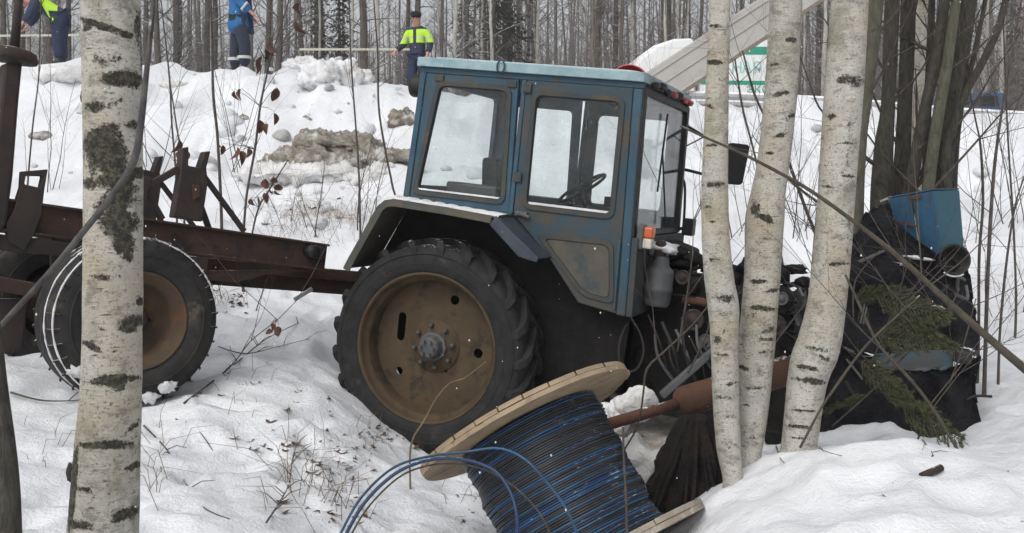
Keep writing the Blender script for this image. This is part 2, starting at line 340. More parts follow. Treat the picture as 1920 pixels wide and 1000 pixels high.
#@@GROUND
# ------------------------------------------------------------------ ground: one snow sheet from the ditch over the road bank to the woods
CP = [(-6,0,.45),(-3,0,.3),(0,0,.15),(3,0,.5),(6,0,.6), (-6,2.5,.5),(-2.5,2.5,.36),(-1,2.5,.25),(0,2.6,.18),(1.2,2.8,.42),(2.5,2.5,.55),(6,2.5,.7),
 (-1.6,4.5,.3),(-1.1,4.6,.17),(-.4,4.3,.02),(.2,4.2,-.08),(.7,4.25,.16),(1.2,3.7,.44),(1.8,3.6,.49),(3,4,.55),(5,5,.6),(-4,4.5,.5),
 (-.77,5.5,.0),(-.2,5.1,-.07),(.45,5.2,-.12),(.75,5.0,.02),(1.08,4.85,.33),(1.3,4.95,.43),(1.45,5.0,.46),(2.0,5.0,.42),(.75,5.7,-.08),(1.2,5.75,.08),(1.9,5.9,.2),
 (-2.4,6.2,.42),(-1.66,6.6,.46),(-1.2,6.75,.36),(-.97,6.7,.16),(-.7,6.7,-.02),(-.1,6.6,-.1),(-.64,7.4,-.13),(.05,9.0,-.13),(-.2,8.1,-.12),(.9,7.0,-.08),(1.4,7.5,-.05),(2.2,7.2,.1),
 (2.4,6.0,.24),(2.9,5.95,.3),(3.5,7.5,.42),(4.3,8.8,.48),(1,8.6,0),(2.5,8.6,.28),(4,6,.5),(7,6,.62),(-4,7,.6),(-6.5,6,.65),(-1.6,8.3,.5),(-2.6,8.3,.68),(-1.2,9.6,.7),(-4,9,.95),(-7,9,1.0),(0,10.2,.55),(2,10.2,.5),(4.5,9.8,.55),(7,9,.7)]
for y, zs in ((12, (1.5, 1.4, 1.3, 1.2, 1.15)), (14, (2.35, 2.3, 2.15, 2.0, 1.85)), (16.2, (3.4, 3.35, 3.0, 2.75, 2.55)), (19, (4.45, 4.33, 3.78, 3.68, 3.40)), (21.5, (4.0, 3.95, 3.5, 3.35, 3.05)), (25, (3.9, 3.8, 3.45, 3.3, 3.0))):
    CP += [(x, y, z) for x, z in zip((-10, -5, 0, 4.5, 10), zs)]
CPa = np.array(CP)
def _phi(r2): return np.where(r2 > 1e-12, .5 * r2 * np.log(np.maximum(r2, 1e-12)), 0)
_n = len(CPa); _K = _phi(((CPa[:, None, :2] - CPa[None, :, :2]) ** 2).sum(-1)) + np.eye(_n) * .02
_Pm = np.c_[np.ones(_n), CPa[:, :2]]
_sol = np.linalg.solve(np.block([[_K, _Pm], [_Pm.T, np.zeros((3, 3))]]), np.r_[CPa[:, 2], np.zeros(3)])
_tab = np.random.RandomState(3).rand(256, 256)
def vnoise(x, y):
    xi, yi = np.floor(x).astype(int), np.floor(y).astype(int); fx, fy = x - xi, y - yi; fx = fx * fx * (3 - 2 * fx); fy = fy * fy * (3 - 2 * fy)
    g = lambda a, b: _tab[a & 255, b & 255]
    return (g(xi, yi) * (1 - fx) + g(xi + 1, yi) * fx) * (1 - fy) + (g(xi, yi + 1) * (1 - fx) + g(xi + 1, yi + 1) * fx) * fy - .5
_fr = random.Random(19); FOOT = []
for (xa, ya, xb, yb, n) in ((-2.2, 4.2, -.9, 6.0, 8), (-.6, 4.4, -1.5, 6.3, 7), (2.9, 4.3, 3.6, 6.6, 7), (-3.4, 9.5, -2.6, 14, 11), (-1.9, 9, -2.4, 17, 15), (3.6, 9, 5.0, 16, 14), (-5, 10, -4.4, 17.5, 13)):
    for k in range(n):
        t = k / n; a = math.atan2(yb - ya, xb - xa); s_ = .12 * (1 if k % 2 else -1); FOOT.append((xa + (xb - xa) * t - math.sin(a) * s_ + _fr.uniform(-.06, .06), ya + (yb - ya) * t + math.cos(a) * s_ + _fr.uniform(-.06, .06), a + _fr.uniform(-.3, .3)))
for k in range(20): FOOT.append((_fr.uniform(-2.2, .6), _fr.uniform(3.6, 6.4), _fr.uniform(0, 3.1)))
def ground_z(x, y, fine=True):
    x = np.asarray(x, float); y = np.asarray(y, float)
    cx, cy = np.clip(x, -11, 11), np.clip(y, 0, 25)
    z = np.full(x.shape, _sol[_n]) + _sol[_n + 1] * cx + _sol[_n + 2] * cy
    for i in range(_n): z = z + _sol[i] * _phi((cx - CPa[i, 0]) ** 2 + (cy - CPa[i, 1]) ** 2)
    z = z + np.clip((y - 25) / 15, 0, 1) * (3.5 - z)
    slope = np.clip((y - 8.5) / 4, 0, 1) * np.clip((30 - y) / 8, 0, 1)
    z = z + vnoise(x * .9 + 7, y * .9) * (.10 + .34 * slope) + vnoise(x * 2.3, y * 2.3 + 31) * (.06 + .24 * slope)
    if fine:
        z = z + vnoise(x * 4.1 + 3, y * 4.1) * (.045 + .05 * slope) - .055 * np.abs(vnoise(x * 3.3 + 11, y * 3.3)) * 2 * (1 - .4 * slope) + vnoise(x * 8 + 5, y * 8) * .035 + vnoise(x * 15, y * 15 + 9) * .018 + vnoise(x * 34, y * 34) * .009
    if fine:
        for fx, fy, fa in FOOT:
            ca, sa = math.cos(fa), math.sin(fa); u = ((x - fx) * ca + (y - fy) * sa) / .15; v = (-(x - fx) * sa + (y - fy) * ca) / .07; q = u * u + v * v
            z = z - .05 * np.exp(-q ** 2) + .013 * np.exp(-(np.sqrt(q) - 1.45) ** 2 * 5)
    return z
def gz(x, y): return float(ground_z(np.array([x]), np.array([y]))[0])
def spaced(lo, a, b, hi, dense, m0, m1):
    l = a - (a - lo) * (np.linspace(1, 0, m0, endpoint=False) ** 2.2); r = b + (hi - b) * (np.linspace(0, 1, m1 + 1)[1:] ** 2.2)
    return np.r_[l, np.linspace(a, b, dense), r]
gx = spaced(-260, -6.5, 6.5, 260, 300, 70, 70); gy = spaced(-60, 1.5, 10, 420, 230, 20, 170)
GX, GY = np.meshgrid(gx, gy); GZ = ground_z(GX.ravel(), GY.ravel())
nx_, ny_ = len(gx), len(gy)
ii = (np.arange(ny_ - 1)[:, None] * nx_ + np.arange(nx_ - 1)[None, :]).ravel()
gm = bpy.data.meshes.new('ground')
gm.from_pydata(np.c_[GX.ravel(), GY.ravel(), GZ].tolist(), [], np.c_[ii, ii + 1, ii + 1 + nx_, ii + nx_].tolist())
gm.polygons.foreach_set('use_smooth', [True] * len(gm.polygons))
dirt = np.zeros(GX.size); X_, Y_ = GX.ravel(), GY.ravel()
for (px, py, d, rx, ry, s) in ((610, 300, 13.9, 1.6, .7, .8), (545, 290, 14.1, .7, .4, .6), (700, 285, 14.3, .8, .4, .6), (560, 400, 12.4, 1.2, .6, .55), (600, 440, 12.0, 1.2, .5, .6), (745, 225, 15.6, .6, .4, .4), (310, 200, 16.3, 1.0, .6, .32), (330, 260, 14.8, .9, .5, .33), (130, 140, 18.3, .8, .3, .38),
                               (640, 830, 6.2, .5, .35, .3), (880, 950, 5.2, .5, .3, .3), (430, 575, 9.3, .5, .3, .42), (600, 960, 4.9, .6, .35, .34), (1250, 840, 5.8, .5, .3, .5), (1180, 740, 6.4, .6, .4, .45), (120, 480, 9.5, 1.2, .5, .3), (700, 400, 12.3, .8, .5, .45), (500, 330, 13.5, .7, .4, .36), (640, 190, 16.5, .8, .4, .36), (420, 250, 15, .8, .5, .3), (620, 350, 13.2, 1.4, .5, .5), (1420, 400, 12.5, 1.0, .5, .33), (1300, 300, 14, .8, .4, .3), (1880, 520, 11, .8, .5, .35), (350, 770, 6.0, .5, .25, .4), (720, 830, 6.7, .35, .2, .5)):
    p = at(px, py, d); q = ((X_ - p.x) / rx) ** 2 + ((Y_ - p.y) / ry) ** 2; dirt = np.maximum(dirt, s * np.exp(-q))
q = ((X_ - .7) / 1.6) ** 2 + ((Y_ - 7.9) / 1.0) ** 2; dirt = np.maximum(dirt, .85 * np.exp(-q * q))
gm.attributes.new('dirt', 'FLOAT', 'POINT').data.foreach_set('value', dirt.astype(np.float32))
gm.materials.append(m_snow); gm.update()
ground = bpy.data.objects.new('ground', gm); COL.objects.link(ground); tag(ground, 'snow covered ground rising from the ditch to the road bank', kind='structure')

def on_ground(px, py, lo=4.0, hi=24.0):
    """Where the sight line through a pixel meets the ground."""
    r = ray(px, py); ds = np.arange(lo, hi, .05) / r.y; hit_ = np.nonzero(_C.z + r.z * ds < ground_z(r.x * ds, r.y * ds))[0]
    if len(hit_): return _C + r * float(ds[hit_[0]])
    return at(px, py, hi)
# ------------------------------------------------------------------ woods beyond the road
def grow(mb, p, d, L, r, depth, rg, n=3, seg=4, bend=.35, up=.15, kids=4, spread=.75):
    pts = [p]; dd = d.normalized()
    for i in range(seg):
        dd = (dd + Vector((rg.uniform(-bend, bend), rg.uniform(-bend, bend), rg.uniform(-bend, bend) + up)) * .5).normalized(); pts.append(pts[-1] + dd * (L / seg))
    mb.tube(pts, [r * (1 - .8 * i / seg) for i in range(seg + 1)], n, cap=False)
    if depth > 0:
        for k in range(kids):
            t = rg.uniform(.25, .98); i = min(seg - 1, int(t * seg)); q = pts[i].lerp(pts[i + 1], t * seg - i)
            ax = (pts[i + 1] - pts[i]).normalized(); side = ax.orthogonal().normalized(); side.rotate(Matrix.Rotation(rg.uniform(0, 6.283), 3, ax))
            grow(mb, q, ax * (1 - spread * .5) + side * spread, L * rg.uniform(.35, .6), r * (1 - .7 * t) * .55, depth - 1, rg, n, max(2, seg - 1), bend, up, max(2, kids - 1), spread)
def far_tree(seed, h, r, nb, low, lean=.02):
    rg = random.Random(seed); tr, br = MB(), MB(); pts = [Vector((0, 0, -.4))]; n = 16
    dx, dy = rg.uniform(-lean, lean), rg.uniform(-lean, lean)
    for i in range(1, n + 1):
        pts.append(Vector((pts[-1].x + dx * h / n + rg.uniform(-.05, .05), pts[-1].y + dy * h / n + rg.uniform(-.05, .05), h * i / n)))
    tr.tube(pts, [r * (1 - .85 * i / n) for i in range(n + 1)], 8)
    for k in range(nb):
        t = low + (1 - low) * rg.random() ** 1.1; i = min(n - 1, int(t * n)); p = pts[i].lerp(pts[i + 1], t * n - i); a = rg.uniform(0, 6.283)
        grow(br, p, Vector((math.cos(a), math.sin(a), rg.uniform(.2, 1.0))), rg.uniform(.9, 2.4) * (1.25 - t * .7), r * .22, 2, rg, 3, 4, .45, .12, 4)
    return tr.mesh('trunk'), br.mesh('branches')
def far_spruce(seed, h):
    rg = random.Random(seed); tr, cr = MB(), MB(); tr.tube([(0, 0, -.4), (0, 0, h * .5), (0, 0, h)], [h * .014, h * .009, .02], 7)
    z = h * .04
    while z < h * .98:
        L = (h - z) * .17 + .12
        for k in range(9):
            a = rg.uniform(0, 6.283); d = Vector((math.cos(a), math.sin(a), 0)); s = Vector((-d.y, d.x, 0)); LL = L * rg.uniform(.6, 1.1)
            for j in range(7):
                t = (j + rg.random()) / 7; p = Vector((0, 0, z)) + d * LL * t + Vector((0, 0, -LL * .45 * t + .1 * LL)); w = .1 + LL * .2 * (1 - t * .6)
                q = s * rg.uniform(-1, 1) + d * rg.uniform(-.3, .8) + Vector((0, 0, rg.uniform(-.9, .1)))
                cr.add([p, p + q * w + d * .05, p + q * w * .6 + s * .10 + Vector((0, 0, -.06))], [(0, 1, 2)])
        z += h * .018 + .06
    return tr.mesh('trunk'), cr.mesh('crown')
variants = {'dark': [], 'birch': [], 'grey': [], 'spruce': []}
for i in range(4): variants['grey'].append(far_tree(100 + i, rnd.uniform(14, 18), rnd.uniform(.11, .15), 40, .1))
for i in range(3): variants['dark'].append(far_tree(200 + i, rnd.uniform(15, 19), rnd.uniform(.15, .2), 36, .12))
for i in range(4): variants['birch'].append(far_tree(300 + i, rnd.uniform(14, 18), rnd.uniform(.085, .12), 34, .16))
for i in range(3): variants['spruce'].append(far_spruce(400 + i, [14, 10, 6][i]))
for kname, bm, cm in (('grey', m_farbark, m_fartwig), ('dark', m_farbark2, m_fartwig), ('birch', m_farbirch, m_fartwig), ('spruce', m_farbark2, m_farspruce)):
    for a, b in variants[kname]: a.materials.append(bm); b.materials.append(cm)
TL = {'grey': ('bare_tree', 'slim grey bare tree in the woods beyond the road', 'bare grey trees of the woods'),
      'dark': ('bare_tree', 'thick dark trunked bare tree in the woods beyond the road', 'dark bare trees of the woods'),
      'birch': ('birch_tree', 'pale thin birch among the woods beyond the road', 'pale birches of the woods'),
      'spruce': ('spruce_tree', 'dark green spruce among bare trees beyond the road', 'spruces of the woods')}
def plant(kind, px, d, k=None, scale=1.0, label=None):
    x = (px - 960) / F_PX * d; vs_ = variants[kind]; a, b = vs_[rnd.randrange(len(vs_)) if k is None else k]
    m = T((x, d, gz(x, d))) @ Matrix.Rotation(rnd.uniform(0, 6.28), 4, 'Z') @ Matrix.Scale(scale, 4)
    nm, lb, gp = TL[kind]; o = thing(nm, label or lb, 'tree', m, gp)
    link('trunk', a, None, o); link('crown', b, None, o)
for (px, d, k, s) in ((925, 44, 0, 1.0), (948, 46, 0, 1.1), (1030, 52, 2, .95), (598, 50, 0, 1.0), (640, 47, 1, 1.0), (870, 52, 1, 1.1), (1885, 60, 0, 1.0)): plant('spruce', px, d, k, s)
for px in (655, 705, 725, 845, 905, 918, 1010, 1100, 1145, 1190, 1248, 1270, 1290, 1510, 1535, 300, 600, 540, 1865): plant('birch', px + rnd.uniform(-5, 5), rnd.uniform(38, 48))
for px in (305, 330, 345, 390, 405, 500, 520, 580, 15, 60, 135, 280, 690, 760, 880, 1720): plant('dark', px + rnd.uniform(-4, 4), rnd.uniform(37, 50))
for i in range(120):
    kd = rnd.choices(('grey', 'dark', 'birch'), (5, 2, 2))[0]; px = rnd.uniform(-60, 1990) if i < 70 else rnd.uniform(780, 1990)
    plant(kd, px, rnd.uniform(40, 72))
fw_ = MB()
for i in range(620):
    px = rnd.uniform(-200, 2100) if i % 3 else rnd.uniform(900, 2100); d = rnd.uniform(66, 125); x = (px - 960) / F_PX * d; h = rnd.uniform(13, 20); r = rnd.uniform(.09, .2); z0 = 3.0
    pts = [(x, d, z0), (x + rnd.uniform(-.3, .3), d, z0 + h * .4), (x + rnd.uniform(-.6, .6), d, z0 + h)]
    fw_.tube(pts, [r, r * .75, .02], 4, cap=False)
    for k in range(22):
        t = rnd.uniform(.06, .95); p = Vector((x, d, z0 + h * t)); a = rnd.uniform(0, 6.28); q = p + Vector((math.cos(a), math.sin(a) * .6, rnd.uniform(.2, 1.1))) * rnd.uniform(.7, 2.0)
        fw_.tube([p, q], [.035, .012], 3, cap=False)
        for _ in range(3):
            u = p.lerp(q, rnd.uniform(.3, 1)); fw_.tube([u, u + Vector((rnd.uniform(-.6, .6), rnd.uniform(-.3, .3), rnd.uniform(-.1, .7)))], [.016, .008], 3, cap=False)
tag(fw_.build('distant_woods', m_fartwig, fix=False), 'hazy mass of far bare woods behind the nearer trunks', 'woods', kind='stuff')
ug = MB()
for i in range(520):
    px = rnd.uniform(-100, 2050); d = rnd.uniform(33, 44); x = (px - 960) / F_PX * d; p = Vector((x, d, 3.3))
    for k in range(3):
        grow(ug, p + Vector((rnd.uniform(-.3, .3), 0, 0)), Vector((rnd.uniform(-.35, .35), rnd.uniform(-.2, .2), 1)), rnd.uniform(1.4, 4.0), .018, 1, rnd, 3, 4, .25, .2, 4, .5)
tag(ug.build('undergrowth', m_fartwig, fix=False), 'brushwood of thin bare shoots along the far roadside', 'brushwood', kind='stuff')
#@@VEH
# ------------------------------------------------------------------ wheels
def cut_disc(r, holes, slots=(), thick=.01, n=64):
    out = [(r * math.cos(2 * math.pi * i / n), r * math.sin(2 * math.pi * i / n)) for i in range(n)]
    hs = [[(cx + hr * math.cos(-2 * math.pi * i / 14), cz + hr * math.sin(-2 * math.pi * i / 14)) for i in range(14)] for cx, cz, hr in holes]
    for cx, cz, hr, hl in slots:
        hs.append([(cx + hr * math.cos(a), cz + (hl if math.sin(a) > 0 else -hl) + hr * math.sin(a)) for a in [-2 * math.pi * (i + .5) / 16 for i in range(16)]])
    return MB().plate(out, 0, thick, hs)
def tractor_wheel(root, c, sgn):
    """Rear drive wheel; sgn -1: outer face towards -y."""
    w = bpy.data.objects.new('rear_wheel', None); COL.objects.link(w); w.parent = root
    w.matrix_local = T(c) @ (Matrix.Identity(4) if sgn < 0 else Matrix.Rotation(math.pi, 4, 'Z'))
    Rr = .785
    t = MB(); pr = [(.53, -.165), (.545, -.195), (.60, -.212), (.665, -.216), (.715, -.205), (.742, -.18), (.75, -.12), (.752, 0), (.75, .12), (.742, .18), (.715, .205), (.665, .216), (.60, .212), (.545, .195), (.53, .165)]
    t.lathe(pr, n=96)
    for ring, rr in ((-.2135, .62), (-.2165, .69)): t.lathe([(rr - .006, ring + .002), (rr, ring - .005), (rr + .006, ring + .002)], n=96)
    NL = 21
    for s in (-1, 1):
        for k in range(NL):
            th0 = 2 * math.pi * (k + (.5 if s > 0 else 0)) / NL; vs_ = []; m = 6
            for i in range(m + 1):
                q = i / m; y = s * (.214 - .235 * q); th = th0 + .30 * q ** 1.15
                lo, hi = (.66, .738) if i == 0 else ((.73, .783) if i == 1 else (.742, Rr + .012)); hw = (.034 - .006 * q)
                for rr, dt in ((lo, -hw * 1.25), (hi, -hw), (hi, hw), (lo, hw * 1.25)):
                    vs_.append((rr * math.cos(th + dt), y, rr * math.sin(th + dt)))
            fs = [(0, 1, 2, 3), (m * 4 + 3, m * 4 + 2, m * 4 + 1, m * 4)]
            for i in range(m):
                for j in range(3): fs.append((i * 4 + j, (i + 1) * 4 + j, (i + 1) * 4 + j + 1, i * 4 + j + 1))
            t.add(vs_, fs)
    t.build('tyre', m_rubber, w)
    rm = MB().lathe([(.552, -.192), (.556, -.198), (.545, -.204), (.533, -.195), (.526, -.17), (.522, -.15), (.502, -.135), (.494, -.12), (.490, -.07), (.485, -.04), (.48, .06), (.50, .12), (.53, .18)], n=80)
    rim = rm.build('rim', m_rim, w)
    hl = [(.12, .36, .035), (.345, .0, .036), (-.275, -.235, .03), (-.10, .16, .014), (.10, .13, .012), (.105, -.17, .014), (-.13, -.11, .013)]
    d = cut_disc(.487, hl, [(-.29, .10, .032, .075)]); disc = d.build('wheel_disc', m_rim, w); disc.location = (0, -.02, 0)
    MB().lathe([(.2, 0), (.195, -.012), (.15, -.016), (.14, -.03), (.001, -.03)], n=40).build('hub_plate', m_rim, disc)
    hub = MB().lathe([(.115, -.02), (.11, -.055), (.09, -.06), (.082, -.12), (.07, -.135), (.001, -.135)], n=10, smooth=False).build('hub', m_greymetal, disc)
    for k in range(8):
        a = 2 * math.pi * k / 8 + .2; MB().lathe([(.017, -.02), (.017, -.05), (.008, -.06), (.001, -.06)], (.155 * math.cos(a), 0, .155 * math.sin(a)), n=6, smooth=False).build('bolt', m_greymetal, disc)
    for k in range(6):
        a = 2 * math.pi * k / 6; MB().lathe([(.012, -.14), (.012, -.165), (.001, -.165)], (.052 * math.cos(a), 0, .052 * math.sin(a)), n=6, smooth=False).build('bolt', m_greymetal, disc)
    MB().lathe([(.47, .16), (.20, .12), (.001, .12)], n=40).build('inner_dish', m_black, w)
    return w
def small_wheel(root, mtx, Rr=.52, hw=.145, rimr=.30, tyre=m_rubber2, rimm=m_rim2, name='wheel'):
    w = bpy.data.objects.new(name, None); COL.objects.link(w); w.parent = root; w.matrix_local = mtx
    t = MB(); s = Rr / .52
    pr = [(rimr, -hw * .72), (rimr + .02, -hw * .93), (.385 * s, -hw * 1.04), (.45 * s, -hw), (.492 * s, -hw * .88), (.513 * s, -hw * .7), (.517 * s, -hw * .35), (.50 * s, -hw * .33), (.50 * s, -hw * .27), (.52 * s, -hw * .25), (.52 * s, hw * .25), (.50 * s, hw * .27), (.50 * s, hw * .33), (.517 * s, hw * .35), (.513 * s, hw * .7), (.492 * s, hw * .88), (.45 * s, hw), (.385 * s, hw * 1.04), (rimr + .02, hw * .93), (rimr, hw * .72)]
    t.lathe(pr, n=80)
    for sg in (-1, 1):
        t.lathe([(.397 * s, sg * hw * 1.035), (.403 * s, sg * hw * 1.08), (.41 * s, sg * hw * 1.03)], n=80)
        for k in range(34):
            a = 2 * math.pi * k / 34; da = .012
            vs_ = [(r_ * math.cos(a + q), y_, r_ * math.sin(a + q)) for r_, y_ in ((.455 * s, sg * hw * .985), (.497 * s, sg * hw * .90), (.521 * s, sg * hw * .66)) for q in (-da, da)]
            vs_ += [(v[0] * 1.012, v[1] * 1.03, v[2] * 1.012) for v in vs_]
            t.add(vs_, [(6, 7, 9, 8), (8, 9, 11, 10), (0, 6, 8, 2), (2, 8, 10, 4), (1, 3, 9, 7), (3, 5, 11, 9), (0, 1, 7, 6), (4, 10, 11, 5)])
    t.build('tyre', tyre, w)
    rim = MB().lathe([(rimr + .018, -hw * .8), (rimr + .012, -hw * .95), (rimr, -hw * .9), (rimr - .012, -hw * .72), (rimr - .045, -hw * .6), (rimr - .06, -hw * .3), (rimr - .08, hw * .05), (.15, hw * .15), (.13, hw * .1), (.125, hw * .1), (.001, hw * .2)], n=56).build('rim', rimm, w)
    MB().lathe([(.115, hw * .1), (.11, -hw * .25), (.085, -hw * .35), (.08, -hw * .6), (.06, -hw * .68), (.001, -hw * .68)], n=20).build('hub', m_rustdark, rim)
    for k in range(6):
        a = 2 * math.pi * k / 6; MB().lathe([(.012, hw * .1), (.012, -hw * .05), (.001, -hw * .05)], (.145 * math.cos(a), 0, .145 * math.sin(a)), n=6, smooth=False).build('nut', m_rustdark, rim)
    return w

# ------------------------------------------------------------------ the tractor (local x forward, y to its left, z up; origin at the rear axle)
TM = frame(-21, -6.5, Vector((0, 0, 0))); TM.translation = at(795, 655, 7.2) - TM.to_3x3() @ Vector((0, -1.0, 0))
tr = thing('tractor', 'old blue wheeled tractor with wrecked front nosed into the ditch', 'tractor', TM)
tractor_wheel(tr, (0, -.79, 0), -1); tractor_wheel(tr, (0, .79, 0), 1)
YS, YI = -.78, -.74       # outer and inner faces of the near cab side
WIN_R = [(-.285, 1.125), (.385, 1.125), (.35, 1.90), (-.18, 1.90)]
WIN_D = [(.585, 1.115), (1.20, 1.115), (1.185, 1.885), (.575, 1.885)]
def cab_side(s):
    f = lambda y: s * abs(y)
    nm = '' ; side = bpy.data.objects.new('cab_side', None); COL.objects.link(side); side.parent = tr
    a, b = f(.78), f(.735)
    quarter = [(-.40, 1.055), (.455, 1.035), (.425, 1.985), (-.345, 1.985)]
    MB().plate(quarter, a, b, [rounded(WIN_R, .05)]).build('quarter_panel', m_blue, side, .006)
    MB().plate(rounded(inset(WIN_R, -.035), .07), a + s * .012, a + s * .001, [rounded(WIN_R, .05)]).build('window_frame', m_mudframe, side, .004)
    MB().plate(rounded(inset(WIN_R, -.002), .05), f(.762), f(.757)).build('window_pane', m_glass, side)
    MB().plate(rounded(inset(WIN_R, .0), .05), f(.775), f(.765), [rounded(inset(WIN_R, .007), .047)]).build('window_seal', m_blackpl, side)
    # lintel, posts
    MB().plate([(-.35, 1.985), (1.335, 1.985), (1.335, 2.03), (-.352, 2.03)], a + s * .006, b).build('roof_rail', m_blue, side, .006)
    MB().box((.470, f(.762), 1.51), (.035, .05, .95)).build('centre_post', m_blue, side, .008)
    MB().plate([(1.262, 1.985), (1.33, 1.985), (1.392, .43), (1.325, .43)], a + s * .004, b).build('front_post', m_blue, side, .012)
    MB().plate([(-.385, 1.03), (-.345, 1.03), (-.30, 1.985), (-.345, 1.985)], a + s * .014, a + s * .002).build('rear_post_strip', m_blue, side, .005)
    # door
    dr = [(.492, 1.04), (.80, .755), (1.045, .475), (1.325, .44), (1.262, 1.985), (.487, 1.985)]
    door = MB().plate(dr, f(.786), f(.745), [rounded(WIN_D, .055), ]).build('door', m_blue_dirty, side, .008)
    MB().plate(rounded(inset(WIN_D, -.035), .075), f(.798), f(.787), [rounded(WIN_D, .055)]).build('door_window_frame', m_mudframe, door, .004)
    MB().plate(rounded(inset(WIN_D, -.002), .055), f(.768), f(.763)).build('window_pane', m_glass, door)
    MB().plate(rounded(WIN_D, .055), f(.782), f(.771), [rounded(inset(WIN_D, .007), .052)]).build('window_seal', m_blackpl, door)
    sill = [(.60, 1.12), (1.19, 1.12), (1.188, 1.136), (.602, 1.136)]
    MB().plate(sill, f(.795), f(.772)).build('snow_strip', m_clod, door)
    pan = [(.715, .905), (1.075, .545), (1.285, .52), (1.235, .915)]
    MB().plate(rounded(inset(pan, -.018), .06), f(.798), f(.787), [rounded(inset(pan, .012), .05)]).build('panel_border', m_mudframe, door, .004)
    MB().plate(rounded(inset(pan, .016), .05), f(.7925), f(.787)).build('lower_panel', m_mudpanel, door, .003)
    MB().plate([(1.285, .95), (1.30, .95), (1.318, .47), (1.303, .47)], f(.799), f(.787)).build('door_edge_strip', m_blue, door, .003)
    h = MB(); h.box((.56, f(.80), 1.045), (.09, .02, .035)); h.bar((.53, f(.815), 1.05), (.63, f(.825), 1.03), .016, .022); h.build('door_handle', m_greymetal, door, .005)
    for hx, hz in ((.505, 1.93), (.50, 1.3)): MB().box((hx, f(.797), hz), (.06, .02, .07)).build('hinge', m_mudframe, door, .006)
    for hx, hz in ((-.19, 1.955), (.38, 1.95)): MB().box((hx, f(.788), hz), (.07, .014, .05)).build('corner_plate', m_mudframe, side, .005)
    sl = [(-.27, 1.13), (.375, 1.13), (.374, 1.142), (-.272, 1.142)]
    MB().plate(sl, f(.79), f(.768)).build('snow_strip', m_clod, side)
    # wheel arch: inner wall, top plate, lip, sloping front plate
    arch = [(-.68, .50), (-.60, .50), (-.42, .985), (.47, .965), (.76, .70), (1.04, .45), (1.0, .15), (.60, .02), (.45, .30), (-.45, .30), (-.60, .2)]
    MB().plate([(-.68, .5), (-.43, 1.02), (.5, 1.0), (.79, .745), (1.05, .47), (1.38, .43), (1.36, -.05), (.3, -.2), (-.5, .1)], f(.575), f(.545)).build('wheel_arch_wall', m_engine, side)
    return side
near = cab_side(-1); far = cab_side(1)
def fender(s):
    fd = bpy.data.objects.new('fender', None); COL.objects.link(fd); fd.parent = tr
    o, i = s * 1.06, s * .58
    def strip(pts, t, nm, m, y0=o, y1=i):
        up_ = [(p[0], p[1]) for p in pts]; lo_ = []
        for k, p in enumerate(pts):
            a = Vector(pts[max(k - 1, 0)]); b = Vector(pts[min(k + 1, len(pts) - 1)]); d = (b - a).normalized(); n = Vector((d.y, -d.x)); lo_.append((p[0] + n.x * t, p[1] + n.y * t))
        return MB().plate(up_ + lo_[::-1], y0, y1).build(nm, m, fd, .004)
    strip([(-.69, .50), (-.645, .60), (-.455, .985), (-.40, 1.035), (-.33, 1.052), (.10, 1.04), (.47, 1.018)], .012, 'top_plate', m_fender)
    strip([(-.69, .50), (-.645, .60), (-.455, .985), (-.40, 1.035), (-.33, 1.052), (.10, 1.04), (.44, 1.021)], .055, 'lip', m_fender, o - s * .0, o - s * .014)
    MB().plate([(.47, 1.024), (.50, 1.0), (.815, .775), (.80, .742), (.665, .765), (.43, .955)], o + s * .003, o - s * .016).build('front_plate', m_fenderblue, fd, .006)
    strip([(.47, 1.018), (.50, 1.0), (.815, .77)], .012, 'slope_plate', m_fenderblue)
    # settled snow along the fender top
    sn = MB(); pts = [(-.42 + .9 * k / 30, s * (.86 + .02 * math.sin(k * 2.1)), 1.048 - .034 * (k / 30) + .006 * math.sin(k * 1.7)) for k in range(31)]
    for w_, h_ in ((.17, .02),):
        vs_ = []
        for k, p in enumerate(pts):
            hh = h_ * (.55 + .5 * abs(math.sin(k * .9 + 1)))
            for yy, zz in ((-w_, -.006), (-w_ * .98, hh * .6), (0, hh * 1.2), (w_ * .95, hh * .6), (w_, -.006)): vs_.append((p[0], p[1] + yy, p[2] + zz))
        sn.add(vs_, [(k * 5 + j, (k + 1) * 5 + j, (k + 1) * 5 + j + 1, k * 5 + j + 1) for k in range(30) for j in range(4)], True)
    sn.build('settled_snow', m_clod, fd)
fender(-1); fender(1)
# roof
rf = MB().plate(rounded([(-.385, -.82), (1.345, -.82), (1.345, .82), (-.385, .82)], .06), 2.028, 2.092, ax='xy').build('roof', m_roof, tr, .022)
MB().plate(rounded([(-.30, -.74), (1.28, -.74), (1.28, .74), (-.30, .74)], .12), 2.0925, 2.108, ax='xy').build('roof_panel', m_roof, rf, .008)
MB().plate(rounded([(-.32, -.76), (1.30, -.76), (1.30, .76), (-.32, .76)], .05), 2.005, 2.025, ax='xy').build('headliner', m_greymetal, rf)
g = MB(); g.tube([(.30 + .028 * math.cos(a), -.835, 2.06 + .045 * math.sin(a)) for a in [R(-60 + 15 * k) for k in range(21)]], .007, 6); g.build('lifting_ring', m_blue, rf)
g = MB(); g.plate([(-.12, 2.108), (.20, 2.108), (.20, 2.125), (.10, 2.15), (-.05, 2.175), (-.12, 2.17)], .1, .4); bx_ = g.build('beacon_box', m_red, rf, .008); bx_.location = (1.05, -.15, 0)
bc = MB().lathe([(.15, -.09), (.155, -.08), (.155, .02), (.14, .04), (.001, .05)], (1.07, -.12, 2.045), n=36).build('red_lamp', m_red, rf)
